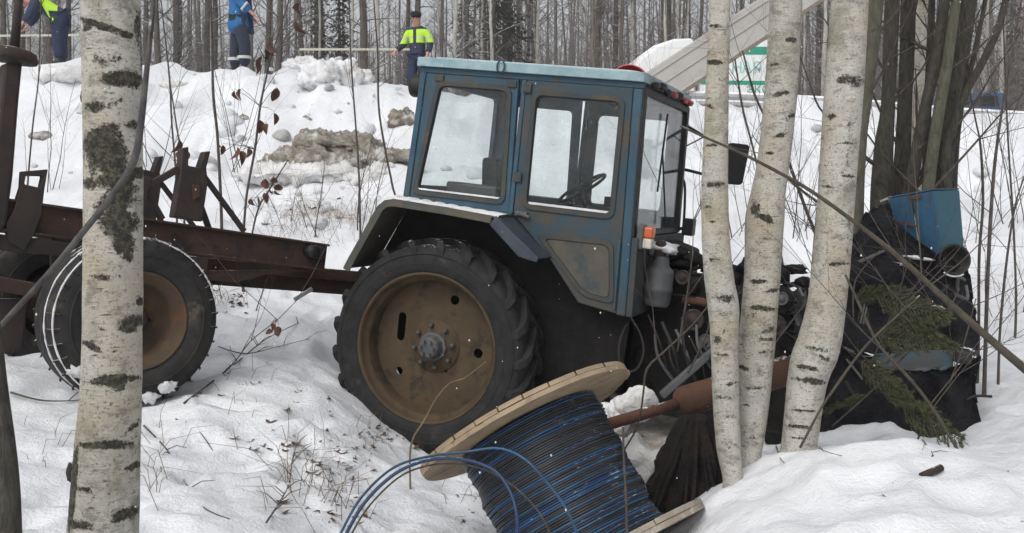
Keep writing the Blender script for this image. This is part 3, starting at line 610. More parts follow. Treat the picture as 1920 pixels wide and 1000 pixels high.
MB().lathe([(.155, -.094), (.162, -.098), (.162, -.075), (.156, -.07)], (1.07, -.12, 2.045), n=36).build('lamp_rim', mat('red_lamp_rim', (.5, .12, .12), None, rough=.4, bump=0), bc)
for k in range(7):
    y = -.55 + .2 * k; MB().ell((1.36, y, 2.035 + .012 * math.sin(k * 2)), (.03, .085, .024), 10, 6, jit=.5, seed=k).build('caked_dirt', m_red if k in (3, 5, 6) else m_black, rf)
# front and rear of the cab
fx = lambda z: 1.335 + (1.985 - z) * .04
ff = bpy.data.objects.new('cab_front', None); COL.objects.link(ff); ff.parent = tr
M_front = Matrix.Identity(4)
def front_plate(nm, yz, x0, x1, m, holes=(), bev=.006, par=ff):
    mb = MB().plate(yz, x0, x1, holes, ax='yz'); mb.v = [(v[0] + (1.985 - v[2]) * .04, v[1], v[2]) for v in mb.v]; return mb.build(nm, m, par, bev)
WF = [(-.70, 1.02), (.70, 1.02), (.70, 1.955), (-.70, 1.955)]
front_plate('windscreen_frame', [(-.775, .98), (.775, .98), (.775, 2.0), (-.775, 2.0)], 1.30, 1.345, m_black, [rounded(WF, .05)])
front_plate('windscreen', rounded(inset(WF, -.003), .05), 1.318, 1.323, m_glassf, bev=0)
front_plate('scuttle', [(-.775, .43), (.775, .43), (.775, .975), (-.775, .975)], 1.33, 1.375, m_mudframe)
g = MB(); g.bar((1.352, -.05, 1.88), (1.372, -.17, 1.30), .014, .01); g.bar((1.36, -.12, 1.62), (1.40, .12, 1.05), .01, .008); g.build('wiper', m_black, ff)
rr_ = MB().plate([(-.775, 1.0), (.775, 1.0), (.775, 2.0), (-.775, 2.0)], -.36, -.32, [rounded([(-.70, 1.16), (.70, 1.16), (.70, 1.93), (-.70, 1.93)], .06)], ax='yz').build('cab_rear', m_blue, tr, .006)
MB().plate(rounded([(-.70, 1.16), (.70, 1.16), (.70, 1.93), (-.70, 1.93)], .06), -.345, -.34, ax='yz').build('rear_window', m_glass, rr_)
MB().box((.5, 0, .44), (1.7, 1.08, .06)).build('cab_floor', m_black, tr)
# lamps, mirror, hand rail
g = MB().lathe([(.001, .1), (.06, .09), (.085, .03), (.088, -.04), (.08, -.055), (.001, -.05)], (-.45, -.58, 1.9), axis='x', n=24); wl_ = g.build('rear_work_lamp', m_black, tr)
MB().bar((-.36, -.6, 2.0), (-.45, -.58, 1.9), .03, .03).build('bracket', m_black, wl_)
tl = bpy.data.objects.new('front_side_lamp', None); COL.objects.link(tl); tl.parent = tr
MB().box((1.47, -.70, 1.02), (.07, .09, .075)).build('orange_lens', m_orange, tl, .012)
MB().box((1.47, -.70, .945), (.07, .09, .07)).build('white_lens', m_whitepl, tl, .012)
MB().box((1.42, -.70, .985), (.05, .11, .17)).build('lamp_housing', m_greymetal, tl, .012)
wk = MB(); wk.box((1.45, .80, 1.03), (.09, .13, .14)); wk.tube([(1.36, .78, 1.0), (1.45, .80, 1.03)], .015, 6); wk.build('work_lamp', m_black, tr, .015)
def TP(px, py, y): return onplane(px, py, TM, y)
hr_ = MB(); pts = [TP(1255, 330, .86), TP(1272, 331, .9), TP(1283, 342, .92), TP(1284, 380, .93), TP(1281, 430, .93), TP(1277, 462, .92), TP(1265, 470, .9), TP(1250, 468, .86)]
hr_.tube([p[:3] for p in spline([tuple(p) for p in pts], .03)], .011, 8); hr_.build('hand_rail', m_black, tr)
mr = bpy.data.objects.new('side_mirror', None); COL.objects.link(mr); mr.parent = tr
a_ = MB(); a_.tube([TP(1274, 205, .82), TP(1274, 228, .83), TP(1330, 262, .95), TP(1378, 300, 1.0)], .013, 7); a_.tube([TP(1262, 313, .82), TP(1300, 322, .9), TP(1330, 330, .95), TP(1375, 318, 1.0)], .013, 7); a_.tube([tuple(TP(1262, 313, .82)), tuple(TP(1285, 275, .86)), tuple(TP(1318, 258, .92))], .006, 6); a_.build('mirror_arm', m_black, mr)
c_ = TP(1378, 308, 1.0); MB().plate(rounded([(-.085, -.17), (.075, -.17), (.10, .17), (-.085, .17)], .04), -.03, .03).build('mirror_head', m_blackpl, mr, .015).matrix_local = T(c_) @ Matrix.Rotation(R(25), 4, 'Z')
# inside the cab
st = bpy.data.objects.new('driver_seat', None); COL.objects.link(st); st.parent = tr
MB().plate(rounded([(.02, .98), (.16, .98), (.10, 1.42), (-.02, 1.42)], .04), -.24, .24).build('backrest', m_black, st, .03)
MB().box((.28, 0, .93), (.5, .48, .12)).build('cushion', m_black, st, .04)
MB().box((.02, -.42, 1.15), (.42, .16, .12)).build('tool_box', m_greymetal, tr, .02)
swc = TP(1092, 353, 0.02); sx = (TP(1138, 325, .02) - TP(1046, 382, .02)).normalized(); sy = Vector((0, 1, 0)); sz = sx.cross(sy)
sw_ = MB(); sw_.tube([swc + (sx * math.cos(a) + sy * math.sin(a)) * .2 for a in [2 * math.pi * k / 40 for k in range(41)]], .013, 8, cap=False)
for k in range(3):
    a = 2 * math.pi * k / 3; sw_.tube([swc, swc + (sx * math.cos(a) + sy * math.sin(a)) * .2], .009, 6)
sw_.build('steering_wheel', m_blackpl, tr)
g = MB(); g.tube([swc, swc + Vector((.22, 0, -.5))], [.03, .045], 10); g.box((1.05, .0, .98), (.35, .5, .34)); g.box((1.0, .1, 1.17), (.12, .3, .1)); g.tube([(.75, -.2, .5), (.72, -.2, 1.12)], .012, 6); g.ell((.72, -.2, 1.14), (.025, .025, .03)); g.build('dashboard', m_black, tr, .01)
# transmission, engine and its clutter
MB().plate(rounded([(-.35, -.28), (-.35, .3), (.3, .36), (1.3, .33), (1.3, -.3), (.3, -.35)], .06), -.3, .3).build('transmission', m_engine, tr, .02)
ax_ = MB(); ax_.tube([(0, -.6, 0), (0, -.3, 0), (0, .3, 0), (0, .6, 0)], [.1, .17, .17, .1], 16); ax_.build('rear_axle', m_engine, tr)
MB().plate([(1.3, -.32), (1.3, .52), (1.45, .72), (2.1, .70), (2.45, .55), (2.55, -.2), (2.0, -.34)], -.24, .24).build('engine_block', m_engine, tr, .03)
er = random.Random(11)
cl = MB()
for k in range(34):
    x, y, z = er.uniform(1.35, 2.5), er.choice((-1, 1)) * er.uniform(.18, .36), er.uniform(-.15, .72)
    cl = MB()
    if k % 2: cl.box((x, y, z), (er.uniform(.06, .22), er.uniform(.06, .16), er.uniform(.05, .18)), Matrix.Rotation(er.uniform(-.5, .5), 3, 'Y'))
    else: cl.lathe([(.001, -.07), (.05, -.07), (.055, 0), (.05, .07), (.001, .07)], (x, y, z), axis=er.choice('xyz'), n=14)
    cl.build('engine_fitting', m_engine, tr, .008)
for k in range(12):
    a = Vector((er.uniform(1.4, 1.9), er.uniform(-.35, .1), er.uniform(.45, .8))); b = Vector((er.uniform(1.9, 2.7), er.uniform(-.35, .3), er.uniform(.3, .85))); m = (a + b) / 2 + Vector((0, er.uniform(-.1, .1), er.uniform(-.15, .16)))
    MB().tube([p[:3] for p in spline([tuple(a), tuple(m), tuple(b)], .05)], er.uniform(.008, .02), 6).build('hose', m_black, tr)
cl = MB()
for k in range(14):
    cl.ell((1.5 + k * .075, er.uniform(-.2, .2), .80 + er.uniform(-.05, .05)), (er.uniform(.05, .11), .12, er.uniform(.03, .07)), 9, 6, jit=.6, seed=k)
cl.build('torn_wiring', m_engine, tr)
p0 = TP(1235, 532, -.45)
ac = MB().lathe([(.001, .2), (.05, .195), (.06, .13), (.095, .10), (.10, .085), (.10, -.02), (.104, -.025), (.104, -.05), (.10, -.055), (.097, -.14), (.08, -.16), (.001, -.16)], p0, axis='z', n=24).build('air_cleaner', m_greymetal, tr)
p1 = TP(1238, 470, -.45); MB().lathe([(.001, .07), (.03, .07), (.045, .04), (.045, -.06), (.035, -.09), (.035, -.2)], p1, axis='z', n=16).build('intake_cap', m_rustdark, ac)
MB().plate([(1.36, -.05), (1.36, .95), (1.62, .88), (1.62, .05)], .12, .5).build('battery_box', m_engine, tr, .02)
sn = MB(); sn.ell((1.50, -.38, .90), (.14, .13, .05), 12, 7, jit=.5, seed=3); sn.build('settled_snow', m_clod, tr)
hl_ = MB(); hp = [(1183, 596), (1200, 625), (1207, 660), (1196, 690), (1180, 697), (1165, 688), (1160, 655), (1168, 622), (1178, 605)]
hl_.tube([p[:3] for p in spline([tuple(TP(x, y, -.82 + .02 * k)) for k, (x, y) in enumerate(hp)], .03)], .008, 6); hl_.build('hanging_hose', m_rustdark, tr)
MB().bar(TP(1240, 742, -.6), TP(1340, 655, -.5), .05, .055).build('link_rod', m_greymetal, tr, .01)
MB().bar(TP(1140, 735, -.5), TP(1210, 790, -.5), .05, .05).build('drag_link', m_rustdark, tr, .01)
MB().tube([TP(1280, 560, -.3), TP(1345, 572, -.3)], .03, 10).build('rusty_pipe_stub', m_rustpipe, tr)
MB().plate(rounded([(.55, -.35), (1.25, -.35), (1.3, .12), (.55, .12)], .06), -.55, -.32).build('fuel_tank', m_engine, tr, .03)
fa = MB(); fa.bar((2.45, -.45, -.3), (2.45, .65, .1), .12, .12); fa.build('front_axle', m_engine, tr, .02)
small_wheel(tr, T((2.50, .55, .22)) @ Matrix.Rotation(R(35), 4, 'Z') @ Matrix.Rotation(R(12), 4, 'X'), .46, .12, .25, m_rubber, m_rim2, 'front_wheel')
# crushed front: radiator, torn black sheet, bent grille shell, bumper band
Yf = -.10
rad = [TP(*p, Yf) for p in ((1600, 540), (1625, 440), (1660, 400), (1700, 470), (1790, 495), (1800, 640), (1760, 700), (1620, 760), (1590, 700))]
MB().plate([(p.x, p.z) for p in rad], Yf + .04, Yf + .5).build('radiator', m_engine, tr, .03)
rc = bpy.data.objects.new('radiator_core', None); COL.objects.link(rc); rc.parent = tr; q0, q1 = TP(1600, 640, -.34), TP(1668, 470, -.34)
for k in range(9):
    t = k / 8; MB().bar((q0.x + (q1.x - q0.x) * t, -.34, q0.z), (q0.x + (q1.x - q0.x) * t + .05, -.34, q1.z), .03, .012).build('fin', m_greymetal if k % 3 else m_rustdark, rc)
for z_ in (q0.z, (q0.z + q1.z) / 2, q1.z): MB().bar((q0.x - .03, -.36, z_), (q1.x + .08, -.36, z_ + .02), .03, .03).build('header', m_engine, rc)
fc = TP(1500, 585, -.1); fan = bpy.data.objects.new('cooling_fan', None); COL.objects.link(fan); fan.parent = tr
MB().lathe([(.001, -.05), (.05, -.05), (.055, .03), (.001, .03)], fc, axis='x', n=18).build('fan_hub', m_rustdark, fan)
for k in range(6):
    a = k * math.pi / 3 + .2; d = Vector((0, math.cos(a), math.sin(a))); MB().bar(fc + d * .05, fc + d * .21, .02, .085, upv=(.5, -d.z, d.y)).build('fan_blade', m_greymetal, fan, .004)
for k, (px, py, r_) in enumerate(((1300, 600, .075), (1322, 640, .05), (1455, 610, .07), (1466, 560, .045), (1280, 520, .05))):
    pc = TP(px, py, -.42); MB().lathe([(.001, -.03), (r_ * .4, -.03), (r_ * .45, -.015), (r_ * .85, -.015), (r_, -.025), (r_, .025), (r_ * .8, .03), (.001, .03)], pc, axis='y', n=24).build('pulley', m_greymetal if k % 2 else m_rustdark, tr)
for k in range(9):
    a, b = TP(1215 + k * 13, 590 + (k * 37) % 60, -.5), TP(1250 + k * 12, 690 + (k * 23) % 40, -.46); MB().tube([q[:3] for q in spline([tuple(a), tuple((a + b) / 2 + Vector((.03 * (-1) ** k, -.05, 0))), tuple(b)], .03)], .007 + .004 * (k % 3), 7).build('hose', (m_rustdark, m_greymetal, m_black)[k % 3], tr)
def crumple(nm, outline, y, depth, m, seed, amp=.05, cells=26):
    """A torn sheet following an outline, with folds and a real thickness."""
    poly = [TP(px, py, y) for px, py in outline]; xs = [p.x for p in poly]; zs = [p.z for p in poly]
    def inside(x, z):
        c = False; n = len(poly)
        for i in range(n):
            a, b = poly[i], poly[i - 1]
            if (a.z > z) != (b.z > z) and x < (b.x - a.x) * (z - a.z) / (b.z - a.z) + a.x: c = not c
        return c
    x0, x1, z0, z1 = min(xs), max(xs), min(zs), max(zs); nx, nz = cells, int(cells * (z1 - z0) / (x1 - x0)) + 2
    def P(i, j):
        x = x0 + (x1 - x0) * i / nx; z = z0 + (z1 - z0) * j / nz
        best = None
        if not inside(x, z):  # snap to the outline
            for k in range(len(poly)):
                a, b = Vector((poly[k - 1].x, poly[k - 1].z)), Vector((poly[k].x, poly[k].z)); ab = b - a; t = max(0, min(1, (Vector((x, z)) - a).dot(ab) / max(ab.length_squared, 1e-9))); q = a + ab * t; dd = (q - Vector((x, z))).length
                if best is None or dd < best[0]: best = (dd, q)
            x, z = best[1]
        w = amp * (mnoise.noise(Vector((x * 4 + seed, z * 4, 0))) + .6 * mnoise.noise(Vector((x * 9 + z * 5, z * 3, seed))) + .8 * abs(mnoise.noise(Vector((x * 6 - z * 3, seed, z * 2)))))
        u = (x - x0) / (x1 - x0); v = (z - z0) / (z1 - z0)
        return (x, y - depth * math.sin(math.pi * min(1, max(0, u))) ** .6 * (1 - .35 * v) - w, z)
    vs_ = [P(i, j) for j in range(nz + 1) for i in range(nx + 1)]; fs = []
    for j in range(nz):
        for i in range(nx):
            q = (j * (nx + 1) + i, j * (nx + 1) + i + 1, (j + 1) * (nx + 1) + i + 1, (j + 1) * (nx + 1) + i); fs.append(q)
    o = MB().add(vs_, fs, True).build(nm, m, tr); md = o.modifiers.new('thickness', 'SOLIDIFY'); md.thickness = .012; return o
crumple('torn_sheet', [(1560, 640), (1575, 560), (1592, 470), (1625, 400), (1665, 380), (1690, 478), (1760, 482), (1812, 500), (1822, 560), (1836, 625), (1832, 660), (1760, 668), (1600, 668)], -.28, .16, m_tarp, 3.3, .10, 44)
crumple('torn_sheet', [(1535, 828), (1538, 770), (1560, 668), (1610, 655), (1700, 690), (1795, 690), (1834, 660), (1822, 720), (1828, 752), (1812, 790), (1866, 824), (1700, 826), (1600, 832)], -.34, .22, m_tarp, 7.7, .11, 44)
crumple('bumper_band', [(1636, 668), (1690, 658), (1785, 654), (1795, 668), (1780, 688), (1700, 694), (1655, 690)], -.50, .06, m_blue, 1.2, .01, 14)
MB().box(TP(1806, 668, -.5), (.1, .14, .09)).build('bumper_end', m_black, tr, .02)
wr = random.Random(31)
for k in range(26):
    p = TP(wr.uniform(1545, 1820), wr.uniform(440, 800), -.48 + wr.uniform(-.08, .08)); v = Vector((wr.uniform(-1, 1), wr.uniform(-.4, .4), wr.uniform(-1, 1))).normalized() * wr.uniform(.06, .24); c = wr.random()
    if c < .4: MB().bar(p, p + v, wr.uniform(.012, .04), wr.uniform(.006, .02)).build('bent_strip', wr.choice((m_black, m_engine, m_greymetal, m_rustdark)), tr, .003)
    elif c < .75: MB().tube([q[:3] for q in spline([tuple(p), tuple(p + v * .5 + Vector((wr.uniform(-.08, .08), -.04, wr.uniform(-.1, .1)))), tuple(p + v * 1.3)], .03)], wr.uniform(.005, .014), 6).build('torn_hose', wr.choice((m_black, m_greymetal, m_rustdark)), tr)
    else: MB().lathe([(.001, -.03), (.03, -.03), (.035, 0), (.03, .04), (.001, .04)], p, axis=wr.choice('xyz'), n=12).build('broken_fitting', wr.choice((m_engine, m_rustdark)), tr)
# grille shell: two blue faces meeting in an upright edge
GS = bpy.data.objects.new('grille_shell', None); COL.objects.link(GS); GS.parent = tr
yl = -.35
A, B, C_, D = TP(1664, 374, yl + .10), TP(1751, 358, yl - .06), TP(1766, 476, yl - .06), TP(1688, 482, yl + .10)
E_, G_ = TP(1799, 357, yl + .10), TP(1808, 468, yl + .10)
def slab(nm, q, t, m, par, n):
    n = Vector(n); MB().add([*q, *[p + n * t for p in q]], [(0, 1, 2, 3), (7, 6, 5, 4), (0, 4, 5, 1), (1, 5, 6, 2), (2, 6, 7, 3), (3, 7, 4, 0)]).build(nm, m, par, .006)
mid1, mid2 = A.lerp(B, .52), D.lerp(C_, .5)
m_grille = mat('grille_blue_paint', (.02, .082, .155), (.028, .095, .165), 4, .6, .3, 18, streak=((.045, .05, .05), .50, 8), dirt=((.12, .055, .032), .60, 7, (.045, .055, .065), .57))
slab('side_face', (A, mid1 - Vector((.005, 0, 0)), mid2 - Vector((.005, 0, 0)), D), .02, m_grille, GS, (0.2, 1, 0)); slab('side_face', (mid1 + Vector((.002, .003, 0)), B, C_, mid2 + Vector((.002, .003, 0))), .02, m_grille, GS, (.2, 1, 0))
slab('front_face', (B, E_, G_, C_), .02, mat('grille_dull_paint', (.022, .085, .13), (.035, .09, .12), 4, .55, .2, 18, dirt=((.09, .07, .05), .6, 7)), GS, (-.3, 1, 0))
for (xa, ya, xb, yb, w_) in ((1670, 412, 1722, 425, .012), (1705, 372, 1728, 369, .02), (1680, 440, 1690, 470, .012)):
    pa, pb = TP(xa, ya, yl + .02), TP(xb, yb, yl + .02); fa_ = (xa - 1664) / 87; fb_ = (xb - 1664) / 87; pa.y = A.y + (B.y - A.y) * fa_ - .006; pb.y = A.y + (B.y - A.y) * fb_ - .006; MB().bar(pa, pb, .004, w_).build('rust_scratch', m_rustpipe, GS)
slab('top_flange', (A + Vector((0, 0, .004)), B + Vector((0, 0, .004)), E_ + Vector((0, 0, .004)), TP(1712, 366, .1)), .012, m_blue, GS, (0, 0, 1))
MB().bar(TP(1652, 378, -.2), TP(1672, 370, -.25), .02, .015).build('chrome_strip', m_zinc, GS)
hb = TP(1786, 488, -.42); hd = (TM.to_3x3().inverted() @ Vector((0, -1, .12))).normalized(); hq = hd.to_track_quat('Z', 'Y').to_matrix().to_4x4()
o = MB().lathe([(.001, -.12), (.05, -.1), (.085, -.02), (.098, .03), (.104, .035), (.098, .04), (.088, .03), (.07, -.03), (.001, -.06)], axis='z', n=28).build('headlamp_shell', m_black, tr); o.matrix_local = T(hb) @ hq
sn = MB(); sn.tube([hb + hq.to_3x3() @ Vector((.106 * math.cos(a), .106 * math.sin(a), .03)) for a in [R(235 + 8 * k) for k in range(10)]], .007, 6); sn.build('settled_snow', m_clod, tr)
for px, py, rx in ((1722, 484, .10), (1694, 496, .05), (1760, 576, .04), (1812, 656, .045), (1626, 664, .09)):
    MB().ell(TP(px, py, -.42), (rx, .07, .012), 12, 6, jit=.8, seed=px).build('settled_snow', m_clod, tr)
#@@TRAILER
# ------------------------------------------------------------------ the log trailer (local x forward, origin between its wheels)
LM = frame(40, -8.7, Vector((0, 0, 0))); LM.translation = at(262, 603, 6.25) - LM.to_3x3() @ Vector((0, -1.0, 0))
tl_ = thing('log_trailer', 'rusty steel log trailer with forked stakes behind the tractor', 'trailer', LM)
def LP(px, py, y): return onplane(px, py, LM, y)
small_wheel(tl_, T((0, -.80, 0)), .535, .20, .30); small_wheel(tl_, T((0, .80, 0)) @ Matrix.Rotation(math.pi, 4, 'Z'), .535, .20, .30)
for yy, rr, a0, a1_ in ((-1.0, .515, 95, 250), (-.90, .535, 120, 245), (-.985, .512, 20, 75)):
    ar = random.Random(int(a0)); n0 = 40; MB().tube([(rr * math.cos(R(a0 + (a1_ - a0) * k / n0)), yy, rr * math.sin(R(a0 + (a1_ - a0) * k / n0))) for k in range(n0 + 1)], [.003 + .005 * ar.random() for k in range(n0 + 1)], 6).build('settled_snow', m_clod, tl_)
for a0, r0, sz in ((238, .44, .07), (300, .46, .06), (225, .47, .05), (285, .49, .05)): MB().ell((r0 * math.cos(R(a0)), -1.0, r0 * math.sin(R(a0))), (sz, .018, sz * .7), 18, 10, jit=.7, seed=a0).build('settled_snow', m_clod, tl_)
def ibeam(nm, a, b, y, h, w, m, th=.014):
    """I-section along local x between (x,z) points, web at y."""
    a, b = Vector((a[0], y, a[1])), Vector((b[0], y, b[1])); d = (b - a).normalized(); u = Vector((0, 0, 1)); u = (u - d * u.dot(d)).normalized()
    mb = MB(); mb.bar(a, b, th, h); mb.bar(a + u * (h / 2), b + u * (h / 2), w, th * 1.2); mb.bar(a - u * (h / 2), b - u * (h / 2), w, th * 1.2); return mb.build(nm, m, tl_, .004)
for y in (-.45, .42):
    ibeam('side_beam', (-1.7, .56), (1.56, .57), y, .19, .09, m_rust)
MB().bar((-1.5, -.45, .385), (.62, -.45, .40), .07, .10).build('sub_frame_beam', m_rustdark, tl_, .008)
MB().plate([(.60, .36), (1.56, .48), (1.56, .475), (1.1, .39), (.85, .30), (.62, .30)], -.46, -.43).build('gusset_plate', m_rust, tl_, .004)
tg = MB(); tg.bar((.2, -.10, .30), (2.15, -.10, .36), .1, .11); tg.build('drawbar', m_rust, tl_, .008)
tg = MB(); tg.bar((.5, -.14, .405), (2.1, -.12, .46), .14, .09); tg.build('drawbar', m_rust, tl_, .008)
MB().tube([(2.1, -.1, .38), (2.3, -.1, .36)], .05, 12).build('drawbar_eye', m_rustdark, tl_)
MB().box((1.45, -.50, .60), (.10, .06, .10)).build('coupling_box', m_rustdark, tl_, .01)
MB().lathe([(.001, -.03), (.045, -.03), (.05, 0), (.05, .06), (.001, .06)], (1.40, -.53, .60), n=16).build('socket', m_black, tl_)
MB().bar(LP(552, 562, -.2), LP(585, 542, -.2), .02, .03).build('bent_strip', m_zinc, tl_)
MB().tube([(0, -.7, 0), (0, .7, 0)], .06, 12).build('axle', m_rustdark, tl_)
for sx in (-.45, .42): MB().plate([(-.14, .05), (.14, .05), (.2, .46), (-.2, .46)], sx - .02, sx + .02).build('axle_hanger', m_rustdark, tl_, .006)
for sx in (-.4, 0.45, 1.45): MB().box((sx, 0, .55), (.09, .86, .14)).build('cross_member', m_rustdark, tl_, .006)
# forked stake (both sides), braces
for y, dx in ((-.45, 0), (.42, 0)):
    st_ = MB().plate([(.325 + dx, .70), (.53 + dx, .70), (.535 + dx, .98), (.51 + dx, 1.08), (.525 + dx, 1.20), (.49 + dx, 1.19), (.465 + dx, 1.07), (.38 + dx, 1.07), (.365 + dx, 1.20), (.325 + dx, 1.18), (.335 + dx, 1.0)], y - .05, y + .05).build('stake', m_rustdark, tl_, .008)
    MB().bar((.52 + dx, y, 1.02), (.87 + dx, y, .68), .035, .035).build('brace', m_rustdark, st_, .004)
    MB().bar((.50 + dx, y + .08, .92), (.64 + dx, y + .08, .66), .03, .04).build('brace', m_rustdark, st_, .004)
    MB().bar((.33 + dx, y, 1.04), (.08 + dx, y, .84), .04, .045).build('brace', m_rustdark, st_, .004)
    MB().bar((.10 + dx, y, .68), (.12 + dx, y, .95), .05, .05).build('short_post', m_rustdark, st_, .004)
    MB().bar((.14 + dx, y, .85), (.27 + dx, y, .68), .02, .035).build('brace', m_rustdark, st_, .004)
MB().plate([(.42, .95), (.47, .95), (.48, .87), (.44, .84)], -.512, -.502).build('rust_patch', m_rustpipe, tl_)
# left: bracket and tall pillar with a round head
y = -.45
q = [LP(*p, y) for p in ((38, 322), (86, 318), (80, 352), (74, 402), (60, 440), (42, 470), (14, 455), (8, 420), (22, 396), (36, 352))]
MB().plate([(p.x, p.z) for p in q], y - .05, y + .03, [[(p.x, p.z) for p in (LP(45, 330, y), LP(42, 346, y), LP(72, 353, y), LP(77, 331, y))]]).build('bracket', m_rustdark, tl_, .006)
pil = [LP(*p, y - .02) for p in ((8, 118), (40, 118), (32, 200), (22, 330), (10, 420), (-25, 470), (-30, 420), (-8, 250))]
MB().plate([(p.x, p.z) for p in pil], y - .06, y + .10).build('pillar', m_rustdark, tl_, .02)
hc = LP(26, 100, y)
hd_ = MB().lathe([(.001, .03), (.08, .028), (.13, .01), (.145, -.03), (.14, -.05), (.05, -.045), (.001, -.05)], hc, axis='z', n=28).build('pillar_head', m_rust, tl_)
MB().tube([hc + Vector((0, 0, .02)), hc + Vector((-.01, 0, .25)), hc + Vector((-.02, .02, .9))], [.03, .024, .02], 10).build('head_rod', m_rustdark, hd_)
pz = [LP(*p, -.6) for p in ((-60, 480), (0, 500), (60, 540), (60, 575), (0, 660), (-60, 680))]
MB().bar(LP(-80, 520, -.6), LP(70, 545, -.6), .08, .09).build('rear_cross_bar', m_rust, tl_, .006)
MB().plate([(p.x, p.z) for p in [LP(*p, -.55) for p in ((-80, 560), (52, 560), (40, 650), (-20, 668), (-80, 640))]], -.58, -.5).build('mud_plate', m_rustdark, tl_, .01)

# ------------------------------------------------------------------ cable reel
c0 = at(990, 800, 5.0); r_ = ray(990, 800).normalized(); R2 = r_.cross(_up).normalized(); U2 = R2.cross(r_); an = R(27.5); kk = .165
a1 = R2 * math.cos(an) + U2 * math.sin(an); mm = R2 * math.sin(an) - U2 * math.cos(an); n_ = mm * math.sqrt(1 - kk * kk) - r_ * kk; a2 = n_.cross(a1)
RM = Matrix((a1, a2, n_)).transposed().to_4x4(); RM.translation = c0
reel = thing('cable_reel', 'wooden cable reel tipped over beside the tractor wheel', 'cable reel', RM)
RF, RW, LL = .58, .368, .70
def flange(z0, t, m, nm, seed, grain=0.0):
    e = bpy.data.objects.new(nm, None); COL.objects.link(e); e.parent = reel; rg = random.Random(seed); w = .125; k = -5
    for layer, (za, zb, rot) in enumerate(((z0, z0 + t * .48, grain), (z0 + t * .5, z0 + t, grain + 1.2))):
        for k in range(-5, 5):
            xa, xb = k * w + .0035, (k + 1) * w - .0035; rr = RF * rg.uniform(.985, 1.005)
            if min(abs(xa), abs(xb)) > rr - .02 or (xa < -rr and xb < -rr): continue
            top, bot = [], []; xs = np.linspace(max(xa, -rr * .999), min(xb, rr * .999), 7)
            for x in xs: yv = math.sqrt(max(rr * rr - x * x, 0)); top.append((x, yv)); bot.append((x, -yv))
            poly = [(x * math.cos(rot) - yy * math.sin(rot), x * math.sin(rot) + yy * math.cos(rot)) for x, yy in (bot + top[::-1])]
            dz = rg.uniform(-.002, .002); MB().plate(poly, za + dz, zb + dz, ax='xy').build('plank', m, e, .004)
    return e
flange(-.044, .044, m_wood, 'upper_flange', 5, .15); flange(LL, .05, m_wood2, 'lower_flange', 6, .5)
MB().lathe([(RW - .06, 0), (RW - .06, LL)], axis='z', n=48).build('drum', m_wood, reel)
rg = random.Random(21)
coils = {'k': MB(), 'b': MB(), 'd': MB()}; z = .012; k = 0
while z < LL - .008:
    r = .0062; u = z / LL
    kind = ('b' if k % 4 == 1 and rg.random() < (.35 if u < .3 else .95) else ('d' if rg.random() < .22 else 'k')); Rk = RW + rg.uniform(-.004, .004) + .006 * math.sin(k * .35)
    ph = rg.uniform(0, 6.28); am = rg.uniform(.0, .0025)
    pts = [(Rk * (1 + .006 * math.sin(3 * a + ph)) * math.cos(a), Rk * (1 + .006 * math.sin(2 * a + ph)) * math.sin(a), z + am * math.sin(a * 2 + ph) + .016 * a / 6.283) for a in [2 * math.pi * i / 64 for i in range(65)]]
    coils[kind].tube(pts, r, 6, cap=False); z += r * 1.86; k += 1
coils['k'].build('wound_black_cable', m_cable_k, reel, fix=False); coils['b'].build('wound_blue_cable', m_cable_b, reel, fix=False); coils['d'].build('wound_navy_cable', m_cable_d, reel, fix=False)
def cable(pts, r, m, label, n=8):
    w = [tuple(at(*p)) for p in pts]; o = MB().tube([p[:3] for p in spline(w, .02)], r, n).build('loose_cable', m); return tag(o, label, 'cable', 'loose cable ends of the reel')
cable([(600, 1085, 4.1), (640, 998, 4.15), (680, 930, 4.2), (740, 876, 4.25), (810, 855, 4.3), (870, 848, 4.3), (935, 841, 4.28), (985, 862, 4.22), (1030, 910, 4.18), (1062, 955, 4.15), (1085, 1010, 4.15), (1100, 1060, 4.2)], .0058, m_cable_b, 'bright blue cable arching over the front of the wound reel')
cable([(612, 1085, 4.08), (652, 996, 4.12), (690, 935, 4.17), (748, 884, 4.22), (815, 861, 4.27), (880, 864, 4.28), (930, 885, 4.25), (958, 925, 4.2), (970, 975, 4.15), (968, 1040, 4.15)], .0075, m_cable_d, 'thick navy cable running beside the bright blue loop')
cable([(622, 1085, 4.1), (660, 1000, 4.14), (700, 940, 4.18), (760, 888, 4.24), (830, 870, 4.3), (900, 878, 4.3), (960, 910, 4.3), (1010, 960, 4.3), (1040, 1020, 4.3)], .0042, m_twig, 'thin brownish cable under the navy one')

# ------------------------------------------------------------------ torn-off exhaust, black stump, small debris
ex = thing('exhaust_muffler', 'rusty exhaust pipe with fat muffler torn off the tractor', 'muffler', T(at(1275, 755, 5.75)))
Ei = ex.matrix_world.inverted()
MB().tube([Ei @ at(1140, 796, 5.6), Ei @ at(1272, 757, 5.75)], .034, 14).build('thin_pipe', m_rustpipe, ex)
MB().tube([Ei @ at(*p) for p in ((1268, 758, 5.75), (1276, 755, 5.76), (1280, 754, 5.77), (1380, 724, 5.87), (1478, 694, 5.97), (1484, 692, 5.98))], [.035, .075, .09, .09, .09, .05], 20).build('muffler_body', m_rustpipe, ex)
MB().tube([Ei @ at(1484, 692, 5.98), Ei @ at(1560, 668, 6.05)], .03, 12).build('tail_pipe', m_rustpipe, ex)
sp = at(1285, 850, 5.55); stump = thing('root_stump', 'black splayed root stump under the rusty muffler', 'stump', T(sp)); Si = stump.matrix_world.inverted(); rg = random.Random(4)
sb = MB()
vs_ = []; ns, nr = 44, 9
